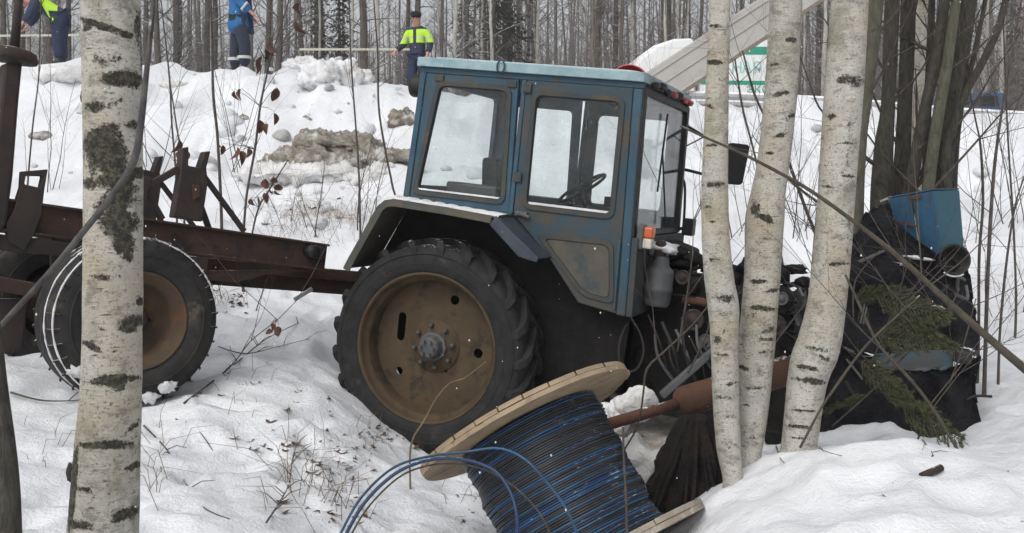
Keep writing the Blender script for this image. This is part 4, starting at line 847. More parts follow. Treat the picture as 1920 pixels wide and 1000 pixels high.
for j in range(nr):
    t = j / (nr - 1); zz = .20 - t * .50; rad_ = .07 + .16 * t ** .8
    for k in range(ns):
        a = 2 * math.pi * k / ns; q = rad_ * (1 + .07 * abs(math.sin(a * 7.5 + .5 * math.sin(3 * a))) + .42 * mnoise.noise(Vector((math.cos(a) * 2, math.sin(a) * 2, zz * 5))) + .22 * mnoise.noise(Vector((math.cos(a) * 5, math.sin(a) * 5, zz * 13))))
        vs_.append((q * math.cos(a) + .05 * (1 - t), q * math.sin(a), zz + .02 * mnoise.noise(Vector((a * 4, zz * 9, 1)))))
sb.add(vs_ + [(.05, 0, .22)], [(j * ns + k, (j + 1) * ns + k, (j + 1) * ns + (k + 1) % ns, j * ns + (k + 1) % ns) for j in range(nr - 1) for k in range(ns)] + [(k, (k + 1) % ns, nr * ns) for k in range(ns)])
m_stump = mat('black_roots', (.008, .007, .007), (.022, .014, .011), 9, .9, .9, 22, dirt=((.045, .022, .014), .62, 11), bdist=.04)
sb.build('stump_body', m_stump, stump)
for k in range(9):
    a = rg.uniform(math.pi, 2 * math.pi); p = Vector((.07 * math.cos(a) + .05, .07 * math.sin(a), .17)); pts = [p]
    for i in range(1, 6): pts.append(Vector(((.07 + .048 * i) * math.cos(a + .02 * i * math.sin(k)) + .05 * (1 - i / 5), (.07 + .048 * i) * math.sin(a), .17 - .088 * i + rg.uniform(-.015, .015))))
    MB().tube(pts, [rg.uniform(.008, .016)] * 5 + [.004], 6).build('root', m_stump, stump)
def prop(nm, mb, m, label, cat, bev=0, group=None): return tag(mb.build(nm, m, None, bev), label, cat, group)
prop('brown_stick', MB().tube([at(1728, 893, 4.25), at(1765, 877, 4.3)], .016, 8), m_rustdark, 'short brown stick lying on the right hand snow', 'stick')
#@@TREES
# ------------------------------------------------------------------ near birches
def birch(nm_label, path, d, marks, seed, step=.011, nseg=72, knots=(), top=None, branches=10, lean=(0, 0)):
    rg = random.Random(seed); pts = []
    for (px, py, w) in path: p = at(px, py, d); pts.append((p.x, p.y, p.z, w / 2 * d / F_PX))
    pts.sort(key=lambda p: -p[2])
    a, b = pts[0], pts[1]; dx = (a[0] - b[0]) / (a[2] - b[2]); ext = []
    for k, h in enumerate((7.5, 5.5, 3.8)): ext.append((a[0] + dx * .5 * (h - a[2]) + lean[0] * k, a[1], h, a[3] * (.35, .6, .85)[k]))
    g0 = pts[-1]; base = gz(g0[0], g0[1])
    low = [(g0[0], g0[1], min(g0[2], base) - .12, g0[3] * 1.25)] if g0[2] > base - .05 else []
    if g0[2] - base > .15: low = [(g0[0] - .01, g0[1], base + .03, g0[3] * 1.18), (g0[0] - .015, g0[1], base - .12, g0[3] * 1.45)]
    sp_ = spline(ext, .12)[:-1] + spline([ext[-1]] + pts + low, step)[0:] if False else spline(ext + pts[:1], .15)[:-1] + spline(pts + low, step)
    vs_ = []; 
    for (x, y, z, r) in sp_:
        for k in range(nseg):
            a = 2 * math.pi * k / nseg; ca, sa = math.cos(a), math.sin(a); P = Vector((ca * 1.5, sa * 1.5, z * 1.6 + seed))
            q = r * (1 + .035 * mnoise.noise(P) + .018 * mnoise.noise(Vector((ca * 3, sa * 3, z * 9 + seed))) + .008 * mnoise.noise(Vector((ca * 9, sa * 9, z * 40))))
            vs_.append((x + q * ca, y + q * sa, z))
    m = len(sp_); mb = MB(); mb.add(vs_, [(j * nseg + k, j * nseg + (k + 1) % nseg, (j + 1) * nseg + (k + 1) % nseg, (j + 1) * nseg + k) for j in range(m - 1) for k in range(nseg)], True)
    me = mb.mesh('trunk'); b_ = bmesh.new(); b_.from_mesh(me); bmesh.ops.recalc_face_normals(b_, faces=b_.faces); b_.to_mesh(me); b_.free()
    co = np.empty(len(me.vertices) * 3); me.vertices.foreach_get('co', co); co = co.reshape(-1, 3)
    ctr = np.repeat(np.array([(p[0], p[1], p[2], p[3]) for p in sp_]), nseg, 0)
    front = co[:, 1] < ctr[:, 1] + ctr[:, 3] * .25; v = co - np.array(_C); zc = v @ np.array(_fw); pxs = 960 + F_PX * (v[:, 0]) / zc; pys = 500 - F_PX * (v @ np.array(_up)) / zc
    mk = np.zeros(len(co))
    for (mx, my, rx, ry, an_, s) in marks:
        c_, s_ = math.cos(R(an_)), math.sin(R(an_)); ux = ((pxs - mx) * c_ + (pys - my) * s_) / rx; uy = (-(pxs - mx) * s_ + (pys - my) * c_) / ry
        mk = np.maximum(mk, np.where(front, (s if seed == 1 else s * .84) * np.clip(1.45 - np.sqrt(ux * ux + uy * uy), 0, 1), 0))
    th = np.arctan2(co[:, 1] - ctr[:, 1], co[:, 0] - ctr[:, 0])
    for k in range(46):
        t0, z0, w, h = rg.uniform(-3.1, 3.1), rg.uniform(0, 7), rg.uniform(.3, 1.2), rg.uniform(.006, .025); dt = np.abs((th - t0 + np.pi) % (2 * np.pi) - np.pi)
        e = np.clip(1.45 - np.sqrt((dt / w) ** 2 + ((co[:, 2] - z0 - .02 * np.cos(dt * 2)) / h) ** 2), 0, 1); vis = front & (pys > -30)
        mk = np.maximum(mk, np.where(vis, 0, e))
    me.attributes.new('mark', 'FLOAT', 'POINT').data.foreach_set('value', mk.astype(np.float32))
    o = thing('birch_tree', nm_label, 'birch', T((sp_[-1][0], sp_[-1][1], sp_[-1][2]))); me.transform(o.matrix_world.inverted()); link('trunk', me, m_birch, o)
    Oi = o.matrix_world.inverted(); br = MB()
    for k in range(branches):
        i = rg.randrange(0, max(1, int(len(spline(ext + pts[:1], .15)) * .8))); x, y, z, r = sp_[i]; a = rg.uniform(0, 6.28)
        if z > 3.9: grow(br, Oi @ Vector((x, y, z)), Vector((math.cos(a), math.sin(a), .8)), rg.uniform(.8, 1.8), r * .35, 2, rg, 4, 5, .35, .15, 4)
    for (px, py, rx, ry) in knots:
        p = at(px, py, d - .02); MB().ell(Oi @ p, (rx, rx * .7, ry), 12, 8, jit=.35, seed=px).build('knot', m_trunk, o)
    if br.v: br.build('branches', m_twig, o, fix=False)['kind'] = 'stuff'
    return o
birch('thick foreground birch with large black bark scars on the left', [(206, -60, 103), (207, 0, 106), (210, 150, 106), (212, 300, 105), (212, 500, 107), (209, 700, 109), (203, 820, 116), (192, 1000, 129), (186, 1100, 140)], 3.0,
 [(190, 48, 52, 7, 18, 1), (235, 65, 20, 8, 15, .8), (163, 52, 12, 7, -40, 1), (258, 50, 8, 40, 0, .7), (225, 148, 38, 17, -3, 1), (252, 150, 16, 18, 0, 1), (190, 115, 26, 12, 30, .55), (215, 112, 20, 14, -20, .5), (180, 200, 26, 14, 10, .75), (215, 190, 30, 10, -30, .5),
  (195, 250, 40, 20, -15, .9), (200, 290, 45, 40, 10, 1), (180, 275, 26, 32, 0, 1), (215, 330, 36, 36, 15, .95), (258, 325, 16, 14, 0, 1), (235, 350, 26, 26, 0, .85), (215, 380, 45, 22, -12, .9), (222, 415, 42, 26, 5, 1), (232, 455, 22, 26, 0, 1), (205, 430, 22, 14, 20, .7), (240, 480, 12, 14, 0, .8), (168, 345, 16, 12, 30, .8), (250, 235, 12, 12, 0, .8),
  (192, 521, 18, 6, 5, .9), (225, 520, 9, 4, 0, .7), (262, 565, 10, 9, -30, .9), (247, 605, 32, 12, -14, 1), (238, 618, 20, 8, 0, .9), (172, 650, 24, 7, 30, 1), (192, 618, 8, 4, 0, .7), (215, 712, 54, 10, -4, 1), (220, 722, 24, 12, 0, .8), (200, 834, 54, 9, -1, 1), (215, 660, 10, 4, 0, .5), (250, 800, 22, 7, -40, .7), (250, 875, 22, 7, -28, .9), (235, 965, 30, 12, -22, 1), (157, 918, 18, 6, 15, .8), (137, 920, 7, 90, 5, 1), (150, 985, 26, 10, 10, .9), (200, 760, 26, 8, 0, .4), (265, 100, 7, 60, 0, .5)], 1, knots=((134, 886, .016, .03), (158, 182, .012, .02)))
birch('slender crooked birch, leftmost of the three before the engine', [(1353, -60, 36), (1350, 0, 38), (1346, 130, 41), (1342, 260, 46), (1340, 360, 50), (1342, 450, 52), (1348, 520, 55), (1356, 575, 58), (1358, 640, 52), (1361, 750, 50), (1366, 840, 46), (1374, 900, 38)], 4.9,
 [(1340, 48, 14, 4, 0, 1), (1341, 117, 18, 6, 0, 1), (1332, 200, 13, 5, 25, .9), (1337, 272, 16, 5, -10, .9), (1338, 346, 26, 8, -4, .85), (1328, 388, 9, 3, 0, .9), (1335, 416, 11, 3, 0, .9), (1340, 487, 14, 4, 0, .8), (1362, 560, 20, 10, -12, .8), (1358, 590, 14, 5, 0, .6), (1345, 637, 10, 8, 30, .9), (1355, 666, 16, 3, 0, .9), (1370, 720, 14, 4, -10, .8), (1356, 745, 22, 4, 0, .7), (1366, 780, 22, 5, -5, .6), (1370, 835, 20, 8, 0, .5), (1357, 620, 4, 6, 0, .8)], 2, nseg=48)
birch('middle birch of the three, straight with a black knot', [(1477, -60, 56), (1474, 0, 58), (1468, 120, 60), (1460, 220, 60), (1451, 300, 60), (1441, 360, 64), (1434, 410, 72), (1430, 500, 68), (1424, 580, 68), (1417, 660, 68), (1411, 750, 62), (1406, 820, 54), (1402, 860, 50)], 5.08,
 [(1483, 75, 14, 6, 5, 1), (1451, 121, 13, 4, -5, .9), (1463, 176, 20, 6, -12, .9), (1480, 220, 13, 6, -30, .9), (1463, 254, 16, 5, -10, .9), (1443, 287, 12, 4, 0, .9), (1417, 395, 10, 16, 0, 1), (1436, 410, 22, 9, 25, .9), (1423, 528, 20, 5, 0, 1), (1450, 545, 18, 4, -10, 1), (1430, 578, 30, 6, 5, 1), (1408, 590, 12, 20, 0, .5), (1440, 620, 20, 6, -25, .8), (1437, 636, 22, 5, 0, .7), (1435, 660, 20, 4, -5, .7), (1395, 690, 14, 5, 25, .9), (1415, 728, 28, 4, -4, .8), (1396, 760, 14, 4, 10, .7), (1404, 820, 20, 16, 0, .5), (1395, 640, 12, 30, 0, .4), (1435, 448, 5, 3, 0, .8), (1424, 475, 6, 3, 0, .8)], 3, nseg=56, knots=((1414, 398, .03, .035),))
birch('stout birch bent at its foot, rightmost of the three', [(1596, -60, 66), (1593, 0, 67), (1587, 100, 70), (1580, 200, 70), (1573, 300, 68), (1566, 400, 68), (1558, 500, 70), (1550, 570, 72), (1540, 625, 80), (1527, 670, 86), (1515, 710, 76), (1507, 760, 70), (1501, 810, 68), (1497, 845, 68)], 5.0,
 [(1583, 148, 18, 9, -25, .9), (1602, 152, 22, 14, 10, .8), (1560, 218, 10, 7, 0, .9), (1587, 268, 20, 4, 0, .9), (1590, 330, 18, 4, 5, .9), (1552, 350, 14, 4, 5, .8), (1596, 230, 14, 40, 0, .42), (1592, 300, 12, 40, 0, .42), (1570, 495, 26, 4, -4, 1), (1592, 470, 10, 40, 0, .45), (1530, 655, 28, 7, 12, .7), (1545, 672, 20, 5, 25, .8), (1515, 690, 30, 5, 12, 1), (1520, 715, 36, 7, 8, .9), (1508, 770, 34, 3, 4, .9), (1500, 800, 34, 4, 5, 1), (1495, 822, 30, 3, 5, .8), (1588, 415, 12, 30, 0, .45)], 4, nseg=60)

# ------------------------------------------------------------------ dark clump behind the wrecked nose
def stem(label, path, d, m, nm='alder_tree', cat='tree', group=None, branches=6, n=18, d_top=None, twig=m_twig, ground=True, extend=True, seed=0):
    rg = random.Random(seed + int(path[0][0])); L = len(path); pts = []
    for i, (px, py, w) in enumerate(path):
        dd = d + ((d_top - d) * (1 - i / (L - 1)) if d_top else 0); p = at(px, py, dd); pts.append((p.x, p.y, p.z, w * ({'sapling': .25, 'leafy_sapling': .26, 'leaning_pole': .27, 'fallen_branch': .27, 'leaning_stick': .31}.get(nm, .5)) * dd / F_PX))
    if extend:
        a, b = pts[0], pts[1]; k = 2.2 / max(.2, (Vector(a[:3]) - Vector(b[:3])).length)
        pts = [(a[0] + (a[0] - b[0]) * k, a[1] + (a[1] - b[1]) * k, a[2] + (a[2] - b[2]) * k, a[3] * .45)] + pts
    if ground:
        g0 = pts[-1]; z = gz(g0[0], g0[1])
        if g0[2] > z: pts.append((g0[0], g0[1], z - .1, g0[3] * 1.15))
    sp_ = spline(pts, .06); base = Vector(sp_[-1][:3]); o = thing(nm, label, cat, T(base), group)
    mb = MB(); mb.tube([Vector(p[:3]) - base for p in sp_], [max(.002, p[3]) * (1 + .06 * mnoise.noise(Vector((p[2] * 5, seed, p[0])))) for p in sp_], n); mb.build('trunk', m, o)
    br = MB()
    for k in range(branches):
        i = rg.randrange(0, int(len(sp_) * .75)); x, y, z, r = sp_[i]; a = rg.uniform(0, 6.28)
        grow(br, Vector((x, y, z)) - base, Vector((math.cos(a), math.sin(a) * .5, rg.uniform(.4, 1.2))), rg.uniform(.5, 1.2), max(.003, r * .25), 2, rg, 4, 5, .3, .15, 3)
    if br.v: br.build('branches', twig, o, fix=False)['kind'] = 'stuff'
    return o
G = 'dark stems of the clump behind the tractor nose'
stem('mossy green grey stem directly right of the stout birch', [(1642, 0, 30), (1632, 90, 30), (1622, 180, 28), (1612, 260, 26), (1606, 400, 26), (1600, 600, 30)], 6.9, m_trunkg, group=G, seed=1)
stem('dark stem with low fork, second in the clump', [(1673, 0, 27), (1669, 110, 26), (1664, 210, 27), (1657, 280, 36), (1652, 400, 42), (1650, 600, 46)], 7.3, m_trunk, group=G, seed=2)
stem('upright dark stem above the left of the blue grille', [(1703, 0, 27), (1700, 120, 26), (1695, 230, 27), (1691, 320, 32), (1686, 480, 40)], 7.5, m_trunk, group=G, seed=3)
stem('thin dark stem slanting right above the blue grille', [(1772, -10, 20), (1760, 90, 20), (1738, 190, 21), (1718, 290, 23), (1700, 400, 28), (1695, 500, 30)], 7.2, m_trunk, group=G, seed=4)
stem('thickest dark stem of the clump, above the grille corner', [(1814, -10, 38), (1799, 80, 38), (1783, 180, 35), (1771, 280, 37), (1762, 370, 42), (1752, 520, 48)], 7.4, m_trunk, group=G, seed=5, branches=9)
stem('thin stem leaning along the thickest dark stem', [(1790, 20, 18), (1776, 120, 20), (1757, 230, 21), (1742, 340, 22), (1735, 450, 24)], 7.1, m_trunkg, group=G, seed=6)
stem('pale birch half hidden between the dark clump stems', [(1732, -10, 34), (1728, 100, 33), (1722, 220, 34), (1718, 330, 36), (1716, 500, 40)], 8.4, m_birch, nm='birch_tree', cat='birch', branches=3, seed=7)
stem('snow laden forked branch stem right of the dark clump', [(1888, -10, 12), (1875, 45, 13), (1862, 78, 13), (1838, 125, 14), (1812, 172, 15), (1785, 240, 16), (1770, 330, 20)], 7.2, m_trunk, nm='snowy_branch', cat='branch', branches=4, seed=8, ground=True)
for lb_, pth, dd_, mm_, sd_ in (('wiry dark stem rising right of the pale birch', [(1748, -10, 12), (1742, 130, 13), (1738, 260, 14), (1735, 420, 16)], 7.8, m_trunk, 63), ('thin bent stem right of the thickest dark stem', [(1828, -10, 12), (1812, 100, 13), (1800, 200, 14), (1788, 330, 15)], 7.7, m_trunk, 64), ('very thin stem forking off the clump top right', [(1850, -10, 8), (1825, 110, 10), (1795, 220, 11), (1770, 340, 13)], 7.5, m_trunk, 66)):
    stem(lb_, pth, dd_, mm_, group=G, seed=sd_, branches=9)
# ------------------------------------------------------------------ saplings and leaning poles
S_ = 'bare saplings'
stem('forked purple brown sapling right of the blue grille', [(1905, 60, 6), (1880, 200, 9), (1866, 300, 12), (1858, 400, 14), (1852, 520, 15), (1848, 640, 15)], 7.0, m_twig, 'sapling', 'sapling', S_, 12, 8, seed=11)
stem('straight sapling stem close beside the forked one', [(1822, 190, 6), (1838, 270, 9), (1843, 380, 11), (1836, 480, 11), (1835, 620, 12)], 7.4, m_twig, 'sapling', 'sapling', S_, 10, 8, seed=12)
stem('curving sapling at the right edge of the snow', [(1930, 300, 5), (1905, 380, 7), (1890, 470, 9), (1880, 560, 10), (1874, 640, 10)], 7.2, m_twig, 'sapling', 'sapling', S_, 10, 8, seed=13)
stem('tall thin sapling at the upper right edge', [(1880, 0, 5), (1884, 120, 6), (1890, 260, 7), (1900, 420, 8), (1905, 560, 9)], 9.0, m_twig, 'sapling', 'sapling', S_, 12, 7, seed=14)
stem('dark slanting sapling between middle and right birches', [(1392, 95, 6), (1420, 190, 9), (1465, 270, 11), (1510, 390, 13), (1560, 520, 14), (1590, 640, 14)], 7.9, m_twig, 'sapling', 'sapling', S_, 5, 8, seed=15, extend=False)
stem('thin twin sapling between left and middle birches', [(1378, 110, 6), (1392, 200, 8), (1415, 290, 8), (1440, 400, 9), (1470, 520, 10)], 8.0, m_twig, 'sapling', 'sapling', S_, 8, 7, seed=16, extend=False)
stem('fine arching sapling between middle and right birches', [(1498, 100, 5), (1530, 190, 7), (1548, 240, 8), (1530, 420, 9), (1520, 560, 9)], 8.2, m_twig, 'sapling', 'sapling', S_, 10, 7, seed=17, extend=False)
stem('thin bent sapling left of the cab rear window', [(700, -10, 5), (708, 100, 7), (710, 200, 8), (722, 280, 8), (735, 345, 8), (745, 410, 8)], 9.2, m_twig, 'sapling', 'sapling', S_, 4, 7, seed=18)
stem('straight thin sapling before the dirty snow ledge', [(655, -10, 5), (658, 110, 6), (668, 250, 7), (673, 330, 8), (675, 398, 8)], 11.0, m_twig, 'sapling', 'sapling', S_, 5, 7, seed=19)
stem('sapling rising beside the forked trailer stake', [(395, -10, 8), (398, 100, 9), (400, 180, 11), (408, 260, 11), (415, 400, 12), (415, 470, 13)], 9.7, m_twig, 'sapling', 'sapling', S_, 12, 8, seed=20)
stem('thin forked sapling just right of the thick birch', [(305, 30, 5), (318, 150, 7), (322, 230, 7), (330, 330, 8), (332, 430, 9)], 9.6, m_twig, 'sapling', 'sapling', S_, 12, 8, seed=21)
stem('sparse sapling at the left behind the trailer pillar', [(75, 60, 5), (72, 150, 5), (60, 250, 6), (50, 400, 7)], 8.6, m_twig, 'sapling', 'sapling', S_, 9, 7, seed=22)
pole = stem('dark leaning pole crossing the front of the thick birch', [(288, -10, 15), (283, 60, 16), (272, 160, 20), (262, 250, 24), (250, 305, 26), (215, 360, 24), (160, 430, 22), (90, 515, 20), (0, 612, 18), (-70, 690, 17)], 2.8, m_bluestick, 'leaning_pole', 'pole', None, 0, 14, seed=23, ground=True)
stem('dark upright post at the lower left edge', [(-25, 560, 40), (-10, 720, 44), (6, 860, 50), (12, 1000, 56), (14, 1100, 60)], 2.6, m_trunk, 'dead_trunk', 'trunk', None, 0, 16, seed=24, extend=False)
lb = stem('long bare fallen branch slanting across the three birches', [(1275, 236, 6), (1318, 256, 9), (1380, 283, 10), (1450, 318, 12), (1520, 358, 13), (1600, 415, 15), (1680, 478, 18), (1760, 550, 22), (1840, 622, 26), (1925, 695, 30), (2040, 790, 34)], 4.6, m_branch, 'fallen_branch', 'branch', None, 3, 12, seed=25, extend=False)
stem('thin stick leaning from the fallen branch down to the snow', [(1585, 515, 7), (1615, 580, 9), (1650, 650, 9), (1710, 715, 10), (1755, 775, 10), (1800, 850, 8), (1842, 893, 7)], 4.75, m_branch, 'leaning_stick', 'stick', None, 2, 8, seed=26, extend=False, ground=False)
stem('thin stick crossing up to the right over the torn sheet', [(1725, 555, 5), (1650, 622, 8), (1610, 665, 8), (1560, 735, 9), (1540, 765, 8), (1500, 840, 8)], 4.85, m_branch, 'leaning_stick', 'stick', None, 2, 8, seed=27, extend=False, ground=False)
stem('thin twig arching from the tractor side down beside the reel', [(1338, 560, 5), (1300, 608, 6), (1245, 660, 6), (1213, 692, 7), (1206, 740, 6), (1195, 800, 6), (1160, 860, 5)], 5.3, m_branch, 'leaning_stick', 'stick', None, 1, 8, seed=28, extend=False, ground=False)
stem('upright grey stalk in front of the wound cable', [(1168, 800, 7), (1170, 870, 7), (1174, 940, 8), (1176, 1060, 8)], 4.2, m_branch, 'leaning_stick', 'stick', None, 0, 8, seed=29, extend=False)
tr_ = random.Random(91)
for k, (lb_, x0, y0, x1, y1) in enumerate((('thin dark twig before the left fold of the sheet', 1600, 600, 1650, 470), ('crooked twig leaning on the upper sheet', 1625, 700, 1700, 500), ('fine twig over the upper spruce bough', 1660, 680, 1800, 540), ('short twig above the bumper band', 1690, 640, 1640, 500), ('long thin twig over the lower sheet', 1560, 800, 1720, 640), ('dark twig leaning left over the lower sheet', 1760, 815, 1640, 690), ('twig fork beside the bumper end', 1780, 720, 1830, 560), ('bent twig at the sheet lower right', 1720, 826, 1800, 700), ('fine twig across the engine between birches', 1440, 660, 1540, 520), ('thin twig rising in front of the engine', 1290, 700, 1320, 520), ('wispy twig beside the air cleaner', 1270, 660, 1300, 470))):
    mx, my = (x0 + x1) / 2 + tr_.uniform(-25, 25), (y0 + y1) / 2 + tr_.uniform(-15, 15)
    stem(lb_, [(x1, y1, 3), (mx, my, 5), (x0, y0, 6)], 5.55 if k < 8 else 5.9, m_branch if k % 2 else m_twig, 'leaning_stick', 'stick', 'thin twigs over the wreck', 3, 6, seed=70 + k, extend=False, ground=False)
stem('yellow grass stalk bent across the big wheel', [(912, 678, 2.5), (870, 710, 3), (845, 718, 4), (820, 745, 4), (795, 790, 4), (770, 838, 4)], 5.9, m_grass, 'grass_stalk', 'stalk', None, 0, 6, seed=30, extend=False)
#@@LEAVES
# ------------------------------------------------------------------ saplings that kept their brown leaves
lm = MB(); nL = 6; lv = []
for i in range(nL + 1):
    t = i / nL; w = .5 * math.sin(math.pi * t ** .8) ** .8 * .62
    for sgn, dz in ((-1, .16), (0, 0), (1, .16)): lv.append((sgn * w, t, dz * math.sin(math.pi * t) - .25 * t * t))
lm.add(lv, [(i * 3 + j, i * 3 + j + 1, (i + 1) * 3 + j + 1, (i + 1) * 3 + j) for i in range(nL) for j in range(2)], True)
leaf_me = lm.mesh('leaf'); leaf_me.materials.append(m_leaf)
def leafy(label, path, d, leaves, seed):
    o = stem(label, path, d, m_twig, 'leafy_sapling', 'sapling', 'saplings with withered leaves', 4, 8, seed=seed, extend=False)
    rg = random.Random(seed); Oi = o.matrix_world.inverted(); pts = [at(px, py, d) for px, py, w in path]; tw = MB()
    for px, py, sz in leaves:
        p = at(px, py, d + rg.uniform(-.12, .12)); near_ = min(pts, key=lambda q: (q - p).length + .6 * max(0, q.z - p.z))
        tw.tube([Oi @ near_, Oi @ (near_.lerp(p, .55) + Vector((0, 0, .02))), Oi @ (p + Vector((0, 0, .012)))], [.0035, .0025, .0015], 5)
        l = link('leaf', leaf_me, None, o); s = sz * d / F_PX
        l.matrix_local = T(Oi @ p) @ Matrix.Rotation(rg.uniform(0, 6.28), 4, 'Z') @ Matrix.Rotation(rg.uniform(-2.2, -.7), 4, 'X') @ Matrix.Rotation(rg.uniform(-.6, .6), 4, 'Y') @ Matrix.Diagonal((s * rg.uniform(.6, 1.25), s * rg.uniform(.7, 1.1), s * rg.uniform(.5, 2.4), 1))
    tw.build('twigs', m_twig, o, fix=False)['kind'] = 'stuff'; return o
leafy('sapling with withered brown leaves left of the cab', [(545, -10, 4), (520, 70, 5), (505, 120, 6), (488, 200, 8), (478, 280, 9), (462, 370, 9), (455, 470, 10), (455, 480, 10)], 9.4,
      [(505, 78, 30), (497, 92, 22), (490, 105, 32), (484, 118, 22), (520, 165, 26), (515, 212, 22), (488, 225, 30), (500, 232, 20), (555, 38, 30), (560, 5, 24), (452, 168, 24), (440, 170, 24), (445, 275, 26), (405, 258, 26), (418, 272, 22), (452, 283, 24), (466, 278, 20)], 41)
leafy('low sapling with clustered brown leaves before the bank', [(540, 300, 4), (512, 345, 5), (485, 390, 6), (470, 450, 7), (462, 470, 8)], 9.6, [(498, 335, 24), (512, 332, 22), (522, 345, 24), (505, 352, 22), (496, 362, 20), (482, 368, 22), (515, 356, 18), (470, 372, 18)], 42)
leafy('thin sapling with two dark leaves beside the stake', [(318, 150, 4), (330, 230, 6), (340, 300, 7), (346, 420, 8), (348, 430, 8)], 9.5, [(337, 262, 30), (346, 280, 28), (338, 285, 20)], 43)
leafy('tiny sapling with a dark leaf cluster by the trailer wheel', [(560, 560, 2.5), (520, 600, 3), (470, 640, 3.5), (430, 690, 4), (350, 760, 4)], 6.9, [(512, 606, 22), (522, 612, 22), (514, 620, 20), (505, 616, 20)], 44)

# ------------------------------------------------------------------ fine bare shrubs
def shrub(label, px, py, n, h, seed, thick=.007, spread=.5):
    rg = random.Random(seed); p = on_ground(px, py, 6.0); o = thing('bare_shrub', label, 'shrub', T(p), 'fine bare shrubs'); mb = MB()
    for k in range(n):
        grow(mb, Vector((rg.uniform(-.25, .25), rg.uniform(-.15, .15), -.05)), Vector((rg.uniform(-spread, spread), rg.uniform(-spread, spread) * .6, 1)), h * rg.uniform(.5, 1.1), thick * rg.uniform(.6, 1.2), 2, rg, 4, 6, .22, .12, 4, .55)
    mb.build('stems', m_twig, o, fix=False)['kind'] = 'stuff'; return o
for i, a_ in enumerate((('fine shrub behind the hand rail of the cab', 1300, 420, 5, 1.7), ('twiggy shrub between left and middle birches', 1385, 440, 6, 2.0), ('dense shrub between middle and right birches', 1510, 450, 7, 2.4), ('tall shrub right of the dark clump', 1830, 470, 6, 2.8), ('bushy shrub at the right edge of the bank', 1900, 430, 7, 2.4), ('low shrub at the right edge behind the saplings', 1895, 590, 6, 1.2),
        ('shrub on the bank below the blue jacketed person', 430, 330, 5, 2.2), ('fine shrub left of the forked stake', 300, 330, 5, 2.2), ('shrub left of the thick birch on the bank', 90, 360, 5, 2.0), ('low shrub on the slope behind the drawbar', 560, 440, 5, 1.0), ('scrubby shrub beside the cab rear corner', 670, 430, 5, 1.2), ('tiny shrub by the trailer drawbar', 440, 580, 4, .7), ('shrub high on the right hand bank', 1650, 330, 6, 2.2), ('slim shrub beyond the side mirror', 1420, 330, 5, 2.2))):
    shrub(*a_, 500 + i)

# ------------------------------------------------------------------ spruce boughs lying over the torn sheet
nd = MB(); rgn = random.Random(2)
def needles(a, b, n, ln):
    ax = (b - a).normalized()
    for i in range(n):
        p = a.lerp(b, rgn.random()); o_ = ax.orthogonal().normalized(); o_.rotate(Matrix.Rotation(rgn.uniform(0, 6.28), 3, ax)); q = p + (ax * .8 + o_ * .75) * ln * rgn.uniform(.7, 1.2); w = ax.cross(o_) * .0045
        nd.add([p - w, p + w, q], [(0, 1, 2)])
    nd.tube([a, b], [.005, .002], 4, cap=False)
mainp = [Vector((.03 * math.sin(t * 5), t, .06 * math.sin(t * 3))) for t in [i / 10 for i in range(11)]]
for i in range(10): needles(mainp[i], mainp[i + 1], 22, .06)
for k in range(18):
    t = .04 + .05 * k; i = min(9, int(t * 10)); p = mainp[i].lerp(mainp[i + 1], t * 10 - i)
    for s_ in (-1, 1):
        L = (1 - t * .72) * rgn.uniform(.22, .42); e = p + Vector((s_ * L * .8, L * rgn.uniform(.4, .8), rgn.uniform(-.12, .05))); needles(p, e, 46, .055)
        for j in range(3):
            u = p.lerp(e, .3 + .22 * j); needles(u, u + Vector((s_ * L * rgn.uniform(.0, .35), L * .35, rgn.uniform(-.08, .04))), 16, .05)
bough_me = nd.mesh('needles'); bough_me.materials.append(m_spruce)
def bough(label, px, py, d, px2, py2, d2, roll, wid=1.0):
    a, b = at(px, py, d), at(px2, py2, d2); y = (b - a); L = y.length * 1.3; y.normalize(); x = y.cross(Vector((0, -.6, .8))).normalized(); z = x.cross(y)
    m = Matrix((x * L * wid, y * L, z * L)).transposed().to_4x4(); m.translation = a
    o = bpy.data.objects.new('spruce_bough', bough_me); COL.objects.link(o); o.matrix_world = m @ Matrix.Rotation(R(roll), 4, 'Y'); tag(o, label, 'bough', 'green spruce boughs'); return o
for lb_, *v in (('upper spruce bough hanging below the blue grille', 1640, 555, 5.6, 1755, 585, 5.5, 40, .8), ('spruce bough tangled under the upper one', 1665, 590, 5.6, 1770, 640, 5.5, -40, .9), ('spruce bough lying just above the blue bumper band', 1640, 625, 5.55, 1735, 650, 5.5, 60, .8),
    ('spruce bough drooping left below the bumper band', 1612, 675, 5.5, 1690, 735, 5.42, 20, .9), ('spruce bough under the drooping one, nearer the snow', 1650, 735, 5.45, 1735, 775, 5.4, -30, 1.0), ('lowest spruce bough spreading over the black sheet', 1690, 760, 5.45, 1785, 812, 5.4, 35, .8), ('small spruce bough at the left fold of the sheet', 1600, 560, 5.7, 1665, 545, 5.6, 15, .9), ('small pale spruce tip at the sheet lower left', 1622, 742, 5.45, 1555, 762, 5.42, 70, .7)): bough(lb_, *v)
bough('little spruce tip lying on the right hand snow', 1850, 930, 4.15, 1890, 898, 4.2, 10, .9)

